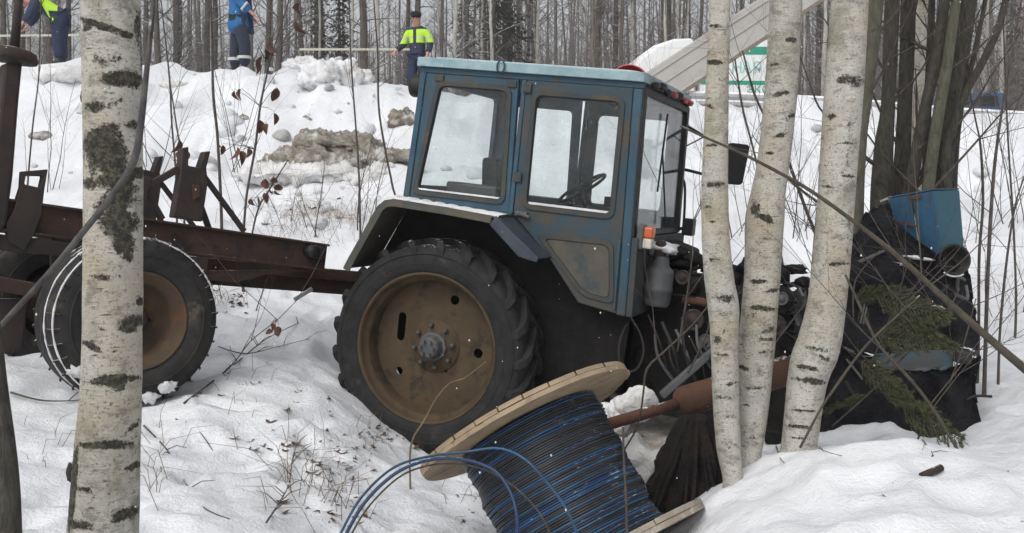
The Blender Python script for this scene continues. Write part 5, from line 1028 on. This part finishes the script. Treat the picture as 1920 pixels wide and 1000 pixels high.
# ------------------------------------------------------------------ snow ledge and clods on the bank
p = on_ground(598, 322); ledge = thing('snow_ledge', 'overhanging ledge of frozen snow topped with brown dirt', 'snow ledge', T(p))
def rough_lump(c, r, seed, n=90, m=44, am=.10):
    mb = MB().ell((0, 0, 0), r, n, m); out = []
    for v in mb.v:
        p = Vector(v); s_ = Vector((seed * 1.7, seed, 0)); d = Vector((p.x / r[0] ** 2, p.y / r[1] ** 2, p.z / r[2] ** 2)); d = d.normalized() if d.length > 0 else d
        q = am * (1.2 * mnoise.noise(p * 3 + s_) + .9 * mnoise.noise(p * 7 + s_) + .5 * mnoise.noise(p * 16 + s_) + .3 * mnoise.noise(p * 34 + s_)); out.append(p + d * q + Vector(c))
    mb.v = [tuple(v) for v in out]; return mb
def lump(nm, c, r, m, par, seed, jit=.35): return rough_lump(c, r, seed, am=.11).build(nm, m, par)
lump('slab', (-.15, -.05, -.05), (1.0, .42, .15), m_dirtsnow, ledge, 4, .3)
lump('dirt_crust', (-.02, .30, .12), (.86, .55, .20), m_crust, ledge, 5, .45); lump('dirt_crust', (.15, .55, .36), (.62, .4, .2), m_crust, ledge, 15, .5)
lump('dirt_crust', (.75, .4, .16), (.62, .36, .16), m_crust, ledge, 6, .5); lump('slab', (.5, 0, -.05), (.6, .34, .13), m_dirtsnow, ledge, 8, .45)
lump('snow_drip', (-.2, -.12, -.22), (.2, .14, .15), m_clod, ledge, 9, .4); lump('snow_drip', (.35, -.1, -.25), (.28, .16, .13), m_clod, ledge, 10, .4); lump('snow_drip', (.75, .1, -.1), (.3, .2, .14), m_clod, ledge, 11, .4)
clods = [(562, 128, .36, .24, 'big snow block at the left of the crest heap', m_clod), (602, 152, .42, .26, 'large snow block with grey underside below the crest', m_clod), (640, 140, .34, .2, 'rounded snow block in the middle of the crest heap', m_clod), (675, 142, .30, .18, 'dirty snow block at the right end of the crest heap', m_dirtsnow),
         (757, 228, .22, .2, 'brown frozen clod beside the rear of the cab', m_crust), (65, 258, .22, .1, 'flat grey clod on the bank left of the thick birch', m_crust), (125, 142, .5, .14, 'dirty snow patch below the left worker', m_dirtsnow), (320, 160, .3, .1, 'grey streaked snow lump under the saplings', m_dirtsnow), (455, 222, .09, .06, 'small dark clod on the bank left of the ledge', m_crust), (575, 222, .08, .05, 'tiny dark clod above the ledge', m_crust), (620, 330, .2, .1, 'broken snow chunk fallen under the ledge', m_clod), (690, 335, .18, .1, 'snow chunk right of the ledge', m_clod)]
for i, (px, py, rx, rz_, lb_, m) in enumerate(clods):
    p = on_ground(px, py + 3); o = rough_lump((0, 0, 0), (rx, rx * .8, rz_), i + 20, 60, 30, am=min(.12, rz_ * .5)).build('snow_clod', m); o.location = p + Vector((0, rx * .3, rz_ * .2)); tag(o, lb_, 'snow clod', 'frozen clods on the bank')
for i, (px, py, d, rx, rz_, lb_) in enumerate(((1178, 752, 6.1, .12, .08, 'old snow lump behind the reel flange'), (1195, 862, 5.75, .17, .11, 'grey snow hump between reel and black stump'), (1130, 790, 6.0, .14, .08, 'snow lump beside the exhaust pipe end'))):
    o = rough_lump((0, 0, 0), (rx, rx * .9, rz_), i + 60, 60, 32, am=.06).build('snow_clod', m_dirtsnow); o.location = at(px, py, d) - Vector((0, 0, 0)); tag(o, lb_, 'snow clod', 'snow lumps between reel and wreck')

cr_ = random.Random(44); clod_me = []
for k in range(6):
    me = rough_lump((0, 0, 0), (1, .85, .7), 80 + k, 22, 12, am=.0).mesh('snow_clod'); 
    for v in me.vertices: v.co *= 1 + .28 * mnoise.noise(v.co * 1.6 + Vector((k, 0, 0))) + .14 * mnoise.noise(v.co * 4 + Vector((0, k, 0)))
    me.materials.append(m_snow if k < 5 else m_dirtsnow); clod_me.append(me)
for k in range(120):
    px, py = (cr_.gauss(620, 130), cr_.uniform(110, 430)) if k < 70 else ((cr_.uniform(10, 520), cr_.uniform(130, 350)) if k < 95 else (cr_.uniform(1270, 1900), cr_.uniform(230, 480)))
    p = on_ground(px, py, 9.0); s_ = .03 + .15 * cr_.random() ** 2.2; o = link('snow_clod', clod_me[cr_.randrange(6)]); o.matrix_world = T(p + Vector((0, 0, s_ * .12))) @ Matrix.Rotation(cr_.uniform(0, 6.28), 4, 'Z') @ Matrix.Rotation(cr_.uniform(-.4, .4), 4, 'X') @ Matrix.Scale(s_, 4)
    tag(o, 'small broken snow clod scattered on the bank slope', 'snow clod', 'small clods scattered on the bank')
# ------------------------------------------------------------------ litter, dead grass, twigs on the snow
rg = random.Random(77); lt = MB(); gr = MB()
spots = [(700, 815, 5.2, 60, 22, 40), (640, 880, 4.8, 70, 30, 30), (560, 860, 5, 110, 60, 26), (430, 575, 8, 50, 20, 24), (520, 790, 5, 160, 80, 26), (640, 960, 4.5, 80, 30, 30), (350, 720, 5.5, 80, 40, 16), (1180, 830, 5, 30, 30, 8), (1750, 900, 4, 120, 60, 6), (880, 950, 4.6, 60, 40, 12), (600, 400, 12, 120, 60, 14), (620, 290, 12, 120, 30, 10)]
def gp(px, py): return on_ground(px, py, 3.2)
for (px, py, d, sx, sy, n) in spots:
    for k in range(n):
        p = gp(rg.gauss(px, sx * .6), min(1040, rg.gauss(py, sy * .6))); s = rg.uniform(.012, .035) * (1 + .08 * max(0, p.y - 6)); a = rg.uniform(0, 6.28); ca, sa = math.cos(a), math.sin(a)
        lt.add([(p.x + s * (x * ca - y * sa), p.y + s * (x * sa + y * ca), p.z + .006 + s * z) for x, y, z in ((-1, -.5, .1), (0, -.6, -.1), (1, -.3, .4), (1.1, .4, .2), (0, .6, 0), (-1, .5, .45))], [(0, 1, 4, 5), (1, 2, 3, 4)], True)
tag(lt.build('leaf_litter', m_leaf, fix=False), 'scattered brown leaf litter on the snow', 'leaf litter', kind='stuff')
for (px, py, sx, sy, n, h) in ((560, 900, 60, 60, 70, .28), (640, 940, 60, 30, 60, .2), (700, 820, 40, 20, 50, .1), (300, 880, 30, 50, 40, .22), (590, 430, 80, 30, 260, .22), (560, 400, 60, 20, 140, .2), (660, 400, 50, 20, 120, .22), (870, 950, 40, 30, 30, .1), (600, 290, 90, 20, 60, .15), (420, 570, 50, 15, 40, .2), (450, 730, 80, 40, 40, .15), (90, 860, 40, 40, 20, .15), (1240, 760, 50, 20, 30, .15), (1880, 560, 40, 40, 60, .4)):
    for k in range(n // 2):
        p = gp(rg.gauss(px, sx * .7), min(1035, rg.gauss(py, sy * .7))); hh = h * rg.uniform(.3, 1.3); dx, dy = rg.gauss(0, .75), rg.gauss(0, .6)
        gr.tube([p - Vector((0, 0, .02)), p + Vector((dx * .4, dy * .4, .6)) * hh, p + Vector((dx * 1.2, dy * 1.2, .85 + rg.uniform(-.4, .1))) * hh], [.0022, .0018, .0008], 3, cap=False)
tag(gr.build('dry_grass', m_grass, fix=False), 'sparse dead grass stalks poking through the snow', 'grass', kind='stuff')
def twig(label, pix, r, kids=4, seed=0, lift=.012):
    rg2 = random.Random(seed); pts = []
    for i, (px, py) in enumerate(pix):
        p = gp(px, py); pts.append(tuple(p + Vector((0, 0, lift))))
    base = Vector(pts[0]); o = thing('fallen_twig', label, 'twig', T(base), 'twigs on the snow'); sp_ = spline(pts, .03); n = len(sp_)
    MB().tube([Vector(p) - base for p in sp_], [r * (1 - .6 * i / n) for i in range(n)], 6).build('twig_stem', m_twig, o)
    for k in range(kids):
        i = rg2.randrange(int(n * .2), n - 1); p = Vector(sp_[i]) - base; d = (Vector(sp_[i + 1]) - Vector(sp_[i])).normalized(); d.rotate(Matrix.Rotation(rg2.choice((-1, 1)) * rg2.uniform(.4, .9), 3, 'Z'))
        L = rg2.uniform(.06, .2); MB().tube([p, p + d * L * .5 + Vector((0, 0, L * .25)), p + d * L + Vector((0, 0, L * .3))], [r * .5, r * .4, r * .2], 5).build('side_twig', m_twig, o)
twig('curved bare twig right of the thick birch foot', [(270, 802), (315, 850), (345, 905), (380, 955), (430, 978)], .006, 3, 1)
twig('bare twig fan beside the trailer wheel', [(345, 762), (400, 720), (450, 680), (500, 640), (560, 610)], .007, 8, 2, .02)
twig('second thin twig fan by the trailer wheel', [(410, 655), (460, 668), (520, 655), (580, 640)], .005, 6, 3, .02)
twig('crooked short twig below the trailer wheel', [(330, 790), (370, 810), (400, 850)], .006, 2, 4)
twig('long dark twig lying under the left wheel', [(20, 745), (80, 760), (150, 760)], .007, 2, 5, .03)
twig('upright dead seed head near the bottom', [(500, 1000), (540, 930), (548, 880), (556, 850)], .006, 8, 6, .05)
twig('thin twig on the right hand snow', [(1510, 830), (1545, 850), (1580, 860)], .004, 2, 7)
twig('broken twig before the torn black sheet', [(1730, 830), (1745, 850), (1755, 870)], .004, 2, 8)
twig('short bent twig at the right birch foot', [(1455, 840), (1462, 862), (1470, 872)], .005, 1, 9)
#@@PEOPLE
# ------------------------------------------------------------------ people on the road bank
def skin_mesh(nm, J, E_, m, par, sub=2):
    """Continuous surface grown over joints: J name -> (xyz, rx, ry)."""
    names = list(J); idx = {k: i for i, k in enumerate(names)}
    me = bpy.data.meshes.new(nm); me.from_pydata([J[k][0] for k in names], [(idx[a], idx[b]) for a, b in E_], []); o = link(nm, me, m, par)
    o.modifiers.new('skin', 'SKIN')
    for i, k in enumerate(names): me.skin_vertices[0].data[i].radius = (J[k][1], J[k][2] if len(J[k]) > 2 else J[k][1]); me.skin_vertices[0].data[i].use_root = (i == 0)
    sd_ = o.modifiers.new('smooth', 'SUBSURF'); sd_.levels = sd_.render_levels = sub
    o.modifiers['skin'].use_smooth_shade = True; return o
def V(*a): return Vector(a)
def person(label, mw, P, top, bottom, boots=m_boot, hat=None, look=0.0, hi=None, jacket_low=.0, bulk=1.0, legs=1.0):
    """P: joint positions; x right of the figure as seen from behind, y forward, z up."""
    o = thing('person', label, 'person', mw)
    J = {'pel': (P['pel'], .12, .10), 'spi': (P['spi'], .12, .095), 'che': (P['che'], .135, .10), 'nek': (P['nek'], .055, .055), 'hd0': (P['nek'].lerp(P['head'], .55), .07, .08), 'hd1': (P['head'], .078, .095), 'hd2': (P['head'] + (P['head'] - P['nek']).normalized() * .09, .055, .07)}
    E_ = [('pel', 'spi'), ('spi', 'che'), ('che', 'nek'), ('nek', 'hd0'), ('hd0', 'hd1'), ('hd1', 'hd2')]
    jk = {'spi': (P['spi'], .165, .13), 'che': (P['che'], .18, .135), 'hem': (P['pel'] + (P['pel'] - P['spi']).normalized() * jacket_low, .185, .17), 'col': (P['nek'].lerp(P['che'], .25), .085, .085)}
    je = [('spi', 'che'), ('spi', 'hem'), ('che', 'col')]
    tj = {'pel': (P['pel'] + V(0, 0, -.03), .11, .09)}; te = []; bt = {}
    for s, sg in (('l', -1), ('r', 1)):
        J['sh' + s] = (P['sh' + s], .06); J['el' + s] = (P['el' + s], .042); J['wr' + s] = (P['wr' + s], .028); hand = P['wr' + s] + (P['wr' + s] - P['el' + s]).normalized() * .075
        J['pa' + s] = (hand, .038, .018); E_ += [('che', 'sh' + s), ('sh' + s, 'el' + s), ('el' + s, 'wr' + s), ('wr' + s, 'pa' + s)]
        fd = (P['wr' + s] - P['el' + s]).normalized(); sd2 = fd.cross(V(0, 1, .2)).normalized(); cu = fd.cross(sd2)
        for k, (off, ln) in enumerate(((-.03, .06), (-.01, .075), (.01, .07), (.03, .055))):
            a = hand + sd2 * off + fd * .035; b = a + fd * ln * .55 - cu * .008; c = b + fd * ln * .35 - cu * .025
            for q, pt in enumerate((a, b, c)): J['f%s%d%d' % (s, k, q)] = (pt, .0085)
            E_ += [('pa' + s, 'f%s%d0' % (s, k)), ('f%s%d0' % (s, k), 'f%s%d1' % (s, k)), ('f%s%d1' % (s, k), 'f%s%d2' % (s, k))]
        a = hand - sd2 * .04 * sg; b = a + fd * .04 - sd2 * .015 * sg; J['t%s0' % s] = (a, .0105); J['t%s1' % s] = (b, .009); E_ += [('pa' + s, 't%s0' % s), ('t%s0' % s, 't%s1' % s)]
        J['hi' + s] = (P['hi' + s], .085); J['kn' + s] = (P['kn' + s], .058); J['an' + s] = (P['an' + s], .04); E_ += [('pel', 'hi' + s), ('hi' + s, 'kn' + s), ('kn' + s, 'an' + s)]
        jk['sh' + s] = (P['sh' + s], .09, .085); jk['el' + s] = (P['el' + s], .068); jk['cu' + s] = (P['el' + s].lerp(P['wr' + s], .97), .052); je += [('che', 'sh' + s), ('sh' + s, 'el' + s), ('el' + s, 'cu' + s)]
        tj['hi' + s] = (P['hi' + s], .115, .11); tj['kn' + s] = (P['kn' + s], .088); tj['cf' + s] = (P['kn' + s].lerp(P['an' + s], .93), .075); te += [('pel', 'hi' + s), ('hi' + s, 'kn' + s), ('kn' + s, 'cf' + s)]
        toe = P['an' + s] + V(0, .17, -.055); skin_mesh('boot', {'a': (P['an' + s] + V(0, 0, .10), .062), 'b': (P['an' + s] + V(0, -.01, -.03), .055), 'c': (P['an' + s] + V(0, .10, -.045), .05), 'd': (toe, .035)}, [('a', 'b'), ('b', 'c'), ('c', 'd')], boots, o)
    for k in list(jk): jk[k] = (jk[k][0],) + tuple(q * (bulk if k not in ('col',) else 1) for q in jk[k][1:])
    for k in list(tj): tj[k] = (tj[k][0],) + tuple(q * legs for q in tj[k][1:])
    skin_mesh('body', J, E_, m_skin, o)
    j = skin_mesh('jacket', jk, je, top, o); skin_mesh('trousers', tj, te, bottom, o)
    f = Matrix.Rotation(look, 3, 'Z') @ V(0, 1, 0); rt_ = Matrix.Rotation(look, 3, 'Z') @ V(1, 0, 0); h = P['head']
    for s in (-1, 1):
        MB().ell(h + f * .088 + rt_ * .032 * s + V(0, 0, .012), (.012, .01, .008), 8, 6).build('eye', m_boot, o); MB().ell(h + rt_ * .083 * s, (.014, .025, .034), 8, 6).build('ear', m_skin, o)
    MB().ell(h + f * .098 + V(0, 0, -.018), (.013, .022, .024), 8, 6).build('nose', m_skin, o); MB().ell(h + f * .092 + V(0, 0, -.06), (.025, .008, .006), 8, 5).build('mouth', mat('lips', (.3, .1, .08), None, bump=0), o)
    up_ = (P['head'] - P['nek']).normalized()
    if hat == 'fur':
        MB().ell(h + up_ * .10, (.112, .12, .075), 18, 12, jit=.15, seed=2).build('fur_hat', m_fur, o); MB().ell(h + up_ * .085 + f * .09, (.085, .035, .045), 14, 8, jit=.2).build('hat_flap', m_fur, o)
    elif hat: MB().ell(h + up_ * .075 - f * .01, (.098, .115, .085), 18, 12).build('knit_hat', hat, o)
    return o, j
def standing(hip=.92, lean=(0, 0), arms=None, stride=.06):
    P = {'pel': V(0, 0, .96), 'spi': V(0, .0, 1.14), 'che': V(lean[0] * .5, lean[1] * .5, 1.36), 'nek': V(lean[0], lean[1], 1.55), 'head': V(lean[0], lean[1] + .03, 1.68)}
    for s, sg in (('l', -1), ('r', 1)):
        P['sh' + s] = V(sg * .19 + lean[0] * .8, lean[1] * .8, 1.46); P['el' + s] = V(sg * .27, -.02, 1.17); P['wr' + s] = V(sg * .28, .08, .93)
        P['hi' + s] = V(sg * .095, 0, .90); P['kn' + s] = V(sg * .11, sg * stride + .02, .49); P['an' + s] = V(sg * .12, sg * stride, .085)
    if arms: P.update(arms)
    return P
def man_at(px, d, yaw, zfix=None):
    x = (px - 960) / F_PX * d; return T((x, d, gz(x, d) - .03 if zfix is None else zfix)) @ Matrix.Rotation(yaw, 4, 'Z')
# hi-vis jacket: navy cloth with sewn yellow panels and grey tape, patterned on the garment itself
def jacket_material(name, lo, hi_, strip):
    t = NT(name); sx = t.n.new('ShaderNodeSeparateXYZ'); t.l.new(t.tc.outputs['Object'], sx.inputs[0]); z = sx.outputs['Z']; xx = t.math('ABSOLUTE', sx.outputs['X'], 0)
    band = t.math('MULTIPLY', t.math('GREATER_THAN', z, lo), t.math('LESS_THAN', z, hi_))
    if strip: band = t.math('MULTIPLY', band, t.math('GREATER_THAN', xx, .035))
    c = t.mix(band, (.02, .026, .055), (.44, .74, .035)); tape = t.math('MULTIPLY', band, t.math('MULTIPLY', t.math('GREATER_THAN', z, lo + .085), t.math('LESS_THAN', z, lo + .125)))
    c = t.mix(tape, c, (.5, .52, .42)); t.col(c); t.rough(.8); t.bump(t.noise(14, 5, .6), .5, .02); return t.m
P = standing(lean=(0, .02), arms={'ell': V(-.30, -.02, 1.20), 'wrl': V(-.27, .06, .98), 'elr': V(.31, .02, 1.20), 'wrr': V(.42, .14, 1.06)})
person('traffic officer in fur hat and yellow vested navy jacket above the cab roof', man_at(785, 21, math.pi - .4, 3.84), P, jacket_material('officer_jacket', 1.20, 1.47, True), m_navy, hat='fur', look=.15, bulk=1.14, legs=1.2)
P = standing(lean=(0, -.02), arms={'elr': V(.26, .06, 1.19), 'wrr': V(.27, .24, 1.02), 'ell': V(-.26, .05, 1.17), 'wrl': V(-.25, .2, 1.0)}, stride=.10)
o, j = person('person in long blue jacket standing in profile on the bank', man_at(454, 19.4, -math.pi / 2 + .1, 4.19) @ Matrix.Scale(1.12, 4), P, m_bluecloth, m_darkcloth, hat=m_darkcloth, jacket_low=.30, bulk=1.34, legs=1.25)
MB().box((.275, .15, 1.10), (.17, .035, .17), Matrix.Rotation(R(-40), 3, 'X')).build('cuff_band', m_reflect, o, .01)
MB().plate([(.15, .70), (.25, .68), (.21, 1.35), (.13, 1.38)], -.06, .06, ax='yz').build('open_front_flap', m_navy, o, .02)
for sg in (-1, 1): MB().lathe([(.116, -.02), (.118, 0), (.116, .03)], (sg * .115, sg * .10, .27), axis='z', n=18).build('trouser_band', m_reflect, o)
# bending worker: trunk bent forward, seen from the side
P = {'pel': V(0, 0, .94), 'spi': V(0, .13, 1.06), 'che': V(0, .34, 1.16), 'nek': V(0, .52, 1.20), 'head': V(0, .65, 1.20)}
for s, sg in (('l', -1), ('r', 1)):
    P['sh' + s] = V(sg * .19, .40, 1.16); P['el' + s] = V(sg * .22, .50, .93); P['wr' + s] = V(sg * .2, .62, .78)
    P['hi' + s] = V(sg * .095, 0, .90); P['kn' + s] = V(sg * .10, .03, .49); P['an' + s] = V(sg * .11, 0, .085)
def bent_material():
    t = NT('worker_jacket'); sx = t.n.new('ShaderNodeSeparateXYZ'); t.l.new(t.tc.outputs['Object'], sx.inputs[0])
    band = t.math('MULTIPLY', t.math('GREATER_THAN', sx.outputs['Y'], .02), t.math('LESS_THAN', t.math('SUBTRACT', sx.outputs['Y'], t.math('MULTIPLY', sx.outputs['Z'], .5)), -.27))
    c = t.mix(band, (.02, .03, .065), (.44, .74, .035)); t.col(c); t.rough(.8); t.bump(t.noise(14, 5, .6), .5, .02); return t.m
person('worker bending forward in yellow backed jacket at the upper left', man_at(124, 19.6, math.pi / 2 + .25, 4.38), P, bent_material(), m_navy, hat=m_darkcloth, bulk=1.25, legs=1.5)

# ------------------------------------------------------------------ truck, crane, car, rails and fence by the road
d_ = 36.0
TKM = T(((1325 - 960) / F_PX * d_, d_, 3.45)) @ Matrix.Rotation(R(4), 4, 'Z')
tk = thing('box_truck', 'white truck with green striped box parked on the road', 'truck', TKM)
cabp = [(-2.95, .5), (-.75, .5), (-.75, 3.55), (-.85, 4.0), (-1.5, 3.98), (-2.2, 3.75), (-2.75, 3.35), (-3.0, 2.75), (-3.02, 2.0)]
cabm = MB().plate(cabp, -1.2, 1.2).build('cab', m_truckw, tk, .12)
MB().plate([(-2.96, 2.05), (-2.3, 2.05), (-2.3, 2.75), (-2.85, 2.75)], -1.215, -1.203).build('side_window', m_blackpl, cabm); MB().plate([(-1.1, 2.1), (1.1, 2.1), (1.05, 2.75), (-1.05, 2.75)], -3.04, -3.02, ax='yz').build('windscreen', m_blackpl, cabm)
MB().box((-2.0, -1.21, 1.4), (.9, .02, 1.2)).build('cab_door', m_truckw, cabm, .01); MB().box((-3.05, 0, .7), (.12, 2.3, .4)).build('bumper', m_greymetal, tk, .04)
for s in (-1, 1): MB().box((-2.95, s * 1.35, 2.4), (.1, .18, .5)).build('mirror', m_blackpl, tk, .03)
box_ = MB().box((.95, 0, 2.45), (3.1, 2.46, 3.0)).build('cargo_box', m_truckw, tk, .03)
for z0, z1 in ((3.45, 3.72), (2.42, 2.56), (1.75, 2.1)): MB().box((.95, -1.2345, (z0 + z1) / 2), (3.08, .006, z1 - z0)).build('green_stripe', m_truckg, box_)
def lettering(txt, x, z, size, m, par, y=-1.242):
    c = bpy.data.curves.new('lettering', 'FONT'); c.body = txt; c.size = size; c.extrude = .002; c.materials.append(m); t_ = bpy.data.objects.new('lettering_curve', c); COL.objects.link(t_); bpy.context.view_layer.update(); me = bpy.data.meshes.new_from_object(t_.evaluated_get(bpy.context.evaluated_depsgraph_get())); bpy.data.objects.remove(t_); o = bpy.data.objects.new('letter', me); COL.objects.link(o); o.parent = par
    o.matrix_local = T((x, y, z)) @ Matrix.Rotation(math.pi / 2, 4, 'X'); return o
for ch, x in (('\u041d', .45), ('\u0410', .82), ('\u042f', 1.2), ('\u0412', 1.75)): lettering(ch, x, 2.82, .55, m_truckt, box_)
for ch, x in (('\u042d', 1.0), ('\u041a', 1.27), ('\u0421', 1.54)): lettering(ch, x, 2.14, .36, m_truckg, box_)
for x in (-2.1, 1.9):
    for s in (-1, 1): MB().lathe([(.001, -.15), (.28, -.15), (.5, -.13), (.52, 0), (.5, .13), (.001, .15)], (x, s * 1.05, .5), n=28).build('wheel', m_rubber, tk)
MB().box((.1, 0, .75), (5.6, .9, .25)).build('chassis', m_black, tk)
# crane boom rising from behind the bank
b0, b1 = at(1215, 178, 21.0), at(1680, -128, 22.5); crane = thing('crane', 'pale grey crane with ribbed boom slanting up over the road', 'crane', T(b0)); L_ = (b1 - b0).length
bx = (b1 - b0).normalized(); by = Vector((0, 1, 0)); by = (by - bx * by.dot(bx)).normalized(); bz = bx.cross(by) * -1
if bz.z < 0: bz = -bz
BR = Matrix((bx, bx.cross(bz) * -1, bz)).transposed().to_4x4()
bm_ = MB().box((L_ * .5 - .25, 0, 0), (L_ + .5, .55, .80)).build('boom', m_boom, crane, .03); bm_.matrix_local = BR
for z_, h_ in ((.28, .05), (.02, .03), (-.30, .06)): MB().box((L_ * .5 - .2, -.285, z_), (L_ + .4, .03, h_)).build('boom_rib', m_boom, bm_, .01)
MB().box((L_ * .5 - .2, -.283, -.375), (L_ + .4, .04, .05)).build('boom_rib', mat('boom_edge_brown', (.2, .15, .11), None, bump=.1), bm_, .01)
Ci = crane.matrix_world.inverted(); MB().box(Ci @ Vector((b0.x - .5, b0.y + .6, b0.z - .6)), (1.6, 1.6, .9)).build('turret', m_boom, crane, .08); MB().box(Ci @ Vector((b0.x - .3, b0.y + .8, 3.35)), (3.0, 2.0, .7)).build('carrier', m_boom, crane, .08)
# blue vehicle beyond the right hand rail
d_ = 38.0; cx_ = (1800 - 960) / F_PX * d_; cz_ = at(1800, 212, d_).z - .85
car = thing('parked_car', 'blue snow topped vehicle parked beyond the right hand rail', 'car', T((cx_, d_, cz_)))
MB().plate(rounded([(-1.3, .3), (1.25, .3), (1.25, 1.0), (1.15, 1.5), (-.9, 1.5), (-1.2, 1.0)], .08), -.8, .8).build('body', m_car, car, .06)
for x0, x1 in ((-.95, -.1), (.05, .95)): MB().plate([(x0, 1.02), (x1, 1.02), (x1 - .06, 1.4), (x0 + .1, 1.4)], -.815, -.803).build('window', m_blackpl, car)
for x in (-.8, .8):
    for s in (-1, 1): MB().lathe([(.001, -.1), (.3, -.1), (.32, 0), (.3, .1), (.001, .1)], (x, s * .75, .32), n=24).build('wheel', m_rubber, car)
# guard rails
def guard_rail(label, pts, h, post_gap):
    o = thing('guard_rail', label, 'guard rail', T(pts[0])); Oi = o.matrix_world.inverted(); sp_ = spline([tuple(p) for p in pts], .5)
    vs_ = []; prof = ((0, -.16), (-.07, -.11), (-.07, -.05), (0, 0), (-.07, .05), (-.07, .11), (0, .16), (.012, .16), (.012, -.16))
    for p in sp_: vs_ += [Oi @ Vector((p[0], p[1] + a, p[2] + h + b)) for a, b in prof]
    n = len(prof); MB().add(vs_, [(i * n + k, i * n + (k + 1) % n, (i + 1) * n + (k + 1) % n, (i + 1) * n + k) for i in range(len(sp_) - 1) for k in range(n)]).build('rail_beam', m_zinc, o)
    for i in range(0, len(sp_), post_gap): p = sp_[i]; MB().box(Oi @ Vector((p[0], p[1] + .08, p[2] + h - .4)), (.1, .1, 1.05)).build('post', m_zinc, o, .01)
def gpt(px, py, d): return at(px, py, d)
guard_rail('grey guard rail along the right hand crest of the bank', [gpt(1290, 196, 21), gpt(1420, 200, 21), gpt(1600, 210, 21), gpt(1780, 226, 21), gpt(1990, 238, 21)], .12, 4)
def fence(label, a, b):
    o = thing('rail_fence', label, 'fence', T((a.x, a.y, 3.4))); Oi = o.matrix_world.inverted(); n = int((b - a).length / .145)
    for k in range(int(n / 14) + 1): p = a.lerp(b, min(1, k * 14 / n)); MB().box(Oi @ Vector((p.x, p.y + .05, (p.z + 3.2) / 2)), (.09, .09, p.z - 3.2)).build('post', m_board, o)
    MB().bar(Oi @ (a + Vector((0, -.04, .03))), Oi @ (b + Vector((0, -.04, .03))), .05, .07).build('top_rail', m_pale, o)
fence('pale thin rail on posts behind the crest snow blocks', at(562, 95, 35), at(792, 95, 35)); fence('pale thin rail on posts behind the bending worker', at(-60, 70, 35.5), at(150, 68, 35.5))

# ------------------------------------------------------------------ falling snow
fl = MB(); rg = random.Random(5)
for k in range(650):
    d = rg.uniform(2.2, 16); p = at(rg.uniform(-50, 1970), rg.uniform(-30, 1000), d)
    if p.z < gz(p.x, p.y) + .05: continue
    s = rg.uniform(.001, .0027) * (1 + d * .06); fl.add([p + Vector(v) * s for v in ((1, 0, 0), (-1, 0, 0), (0, 1, 0), (0, -1, 0), (0, 0, 1.4), (0, 0, -1.4))], [(0, 2, 4), (2, 1, 4), (1, 3, 4), (3, 0, 4), (2, 0, 5), (1, 2, 5), (3, 1, 5), (0, 3, 5)])
tag(fl.build('falling_snow', m_clod, fix=False), 'sparse snowflakes drifting through the air', 'snowflakes', kind='stuff')
# ------------------------------------------------------------------ snowy air
hz = MB().box((0, 180, 14.5), (560, 520, 33)).build('haze', None); tag(hz, 'thin grey winter air with falling snow', 'haze', kind='stuff')
hm = bpy.data.materials.new('winter_air'); hm.use_nodes = True; hn = hm.node_tree.nodes
for n in list(hn):
    if n.type == 'BSDF_PRINCIPLED': hn.remove(n)
pv = hn.new('ShaderNodeVolumePrincipled'); pv.inputs['Color'].default_value = (.9, .92, .95, 1); pv.inputs['Density'].default_value = .0016; pv.inputs['Anisotropy'].default_value = .2
hm.node_tree.links.new(pv.outputs[0], hn['Material Output'].inputs['Volume']); hz.data.materials.append(hm)
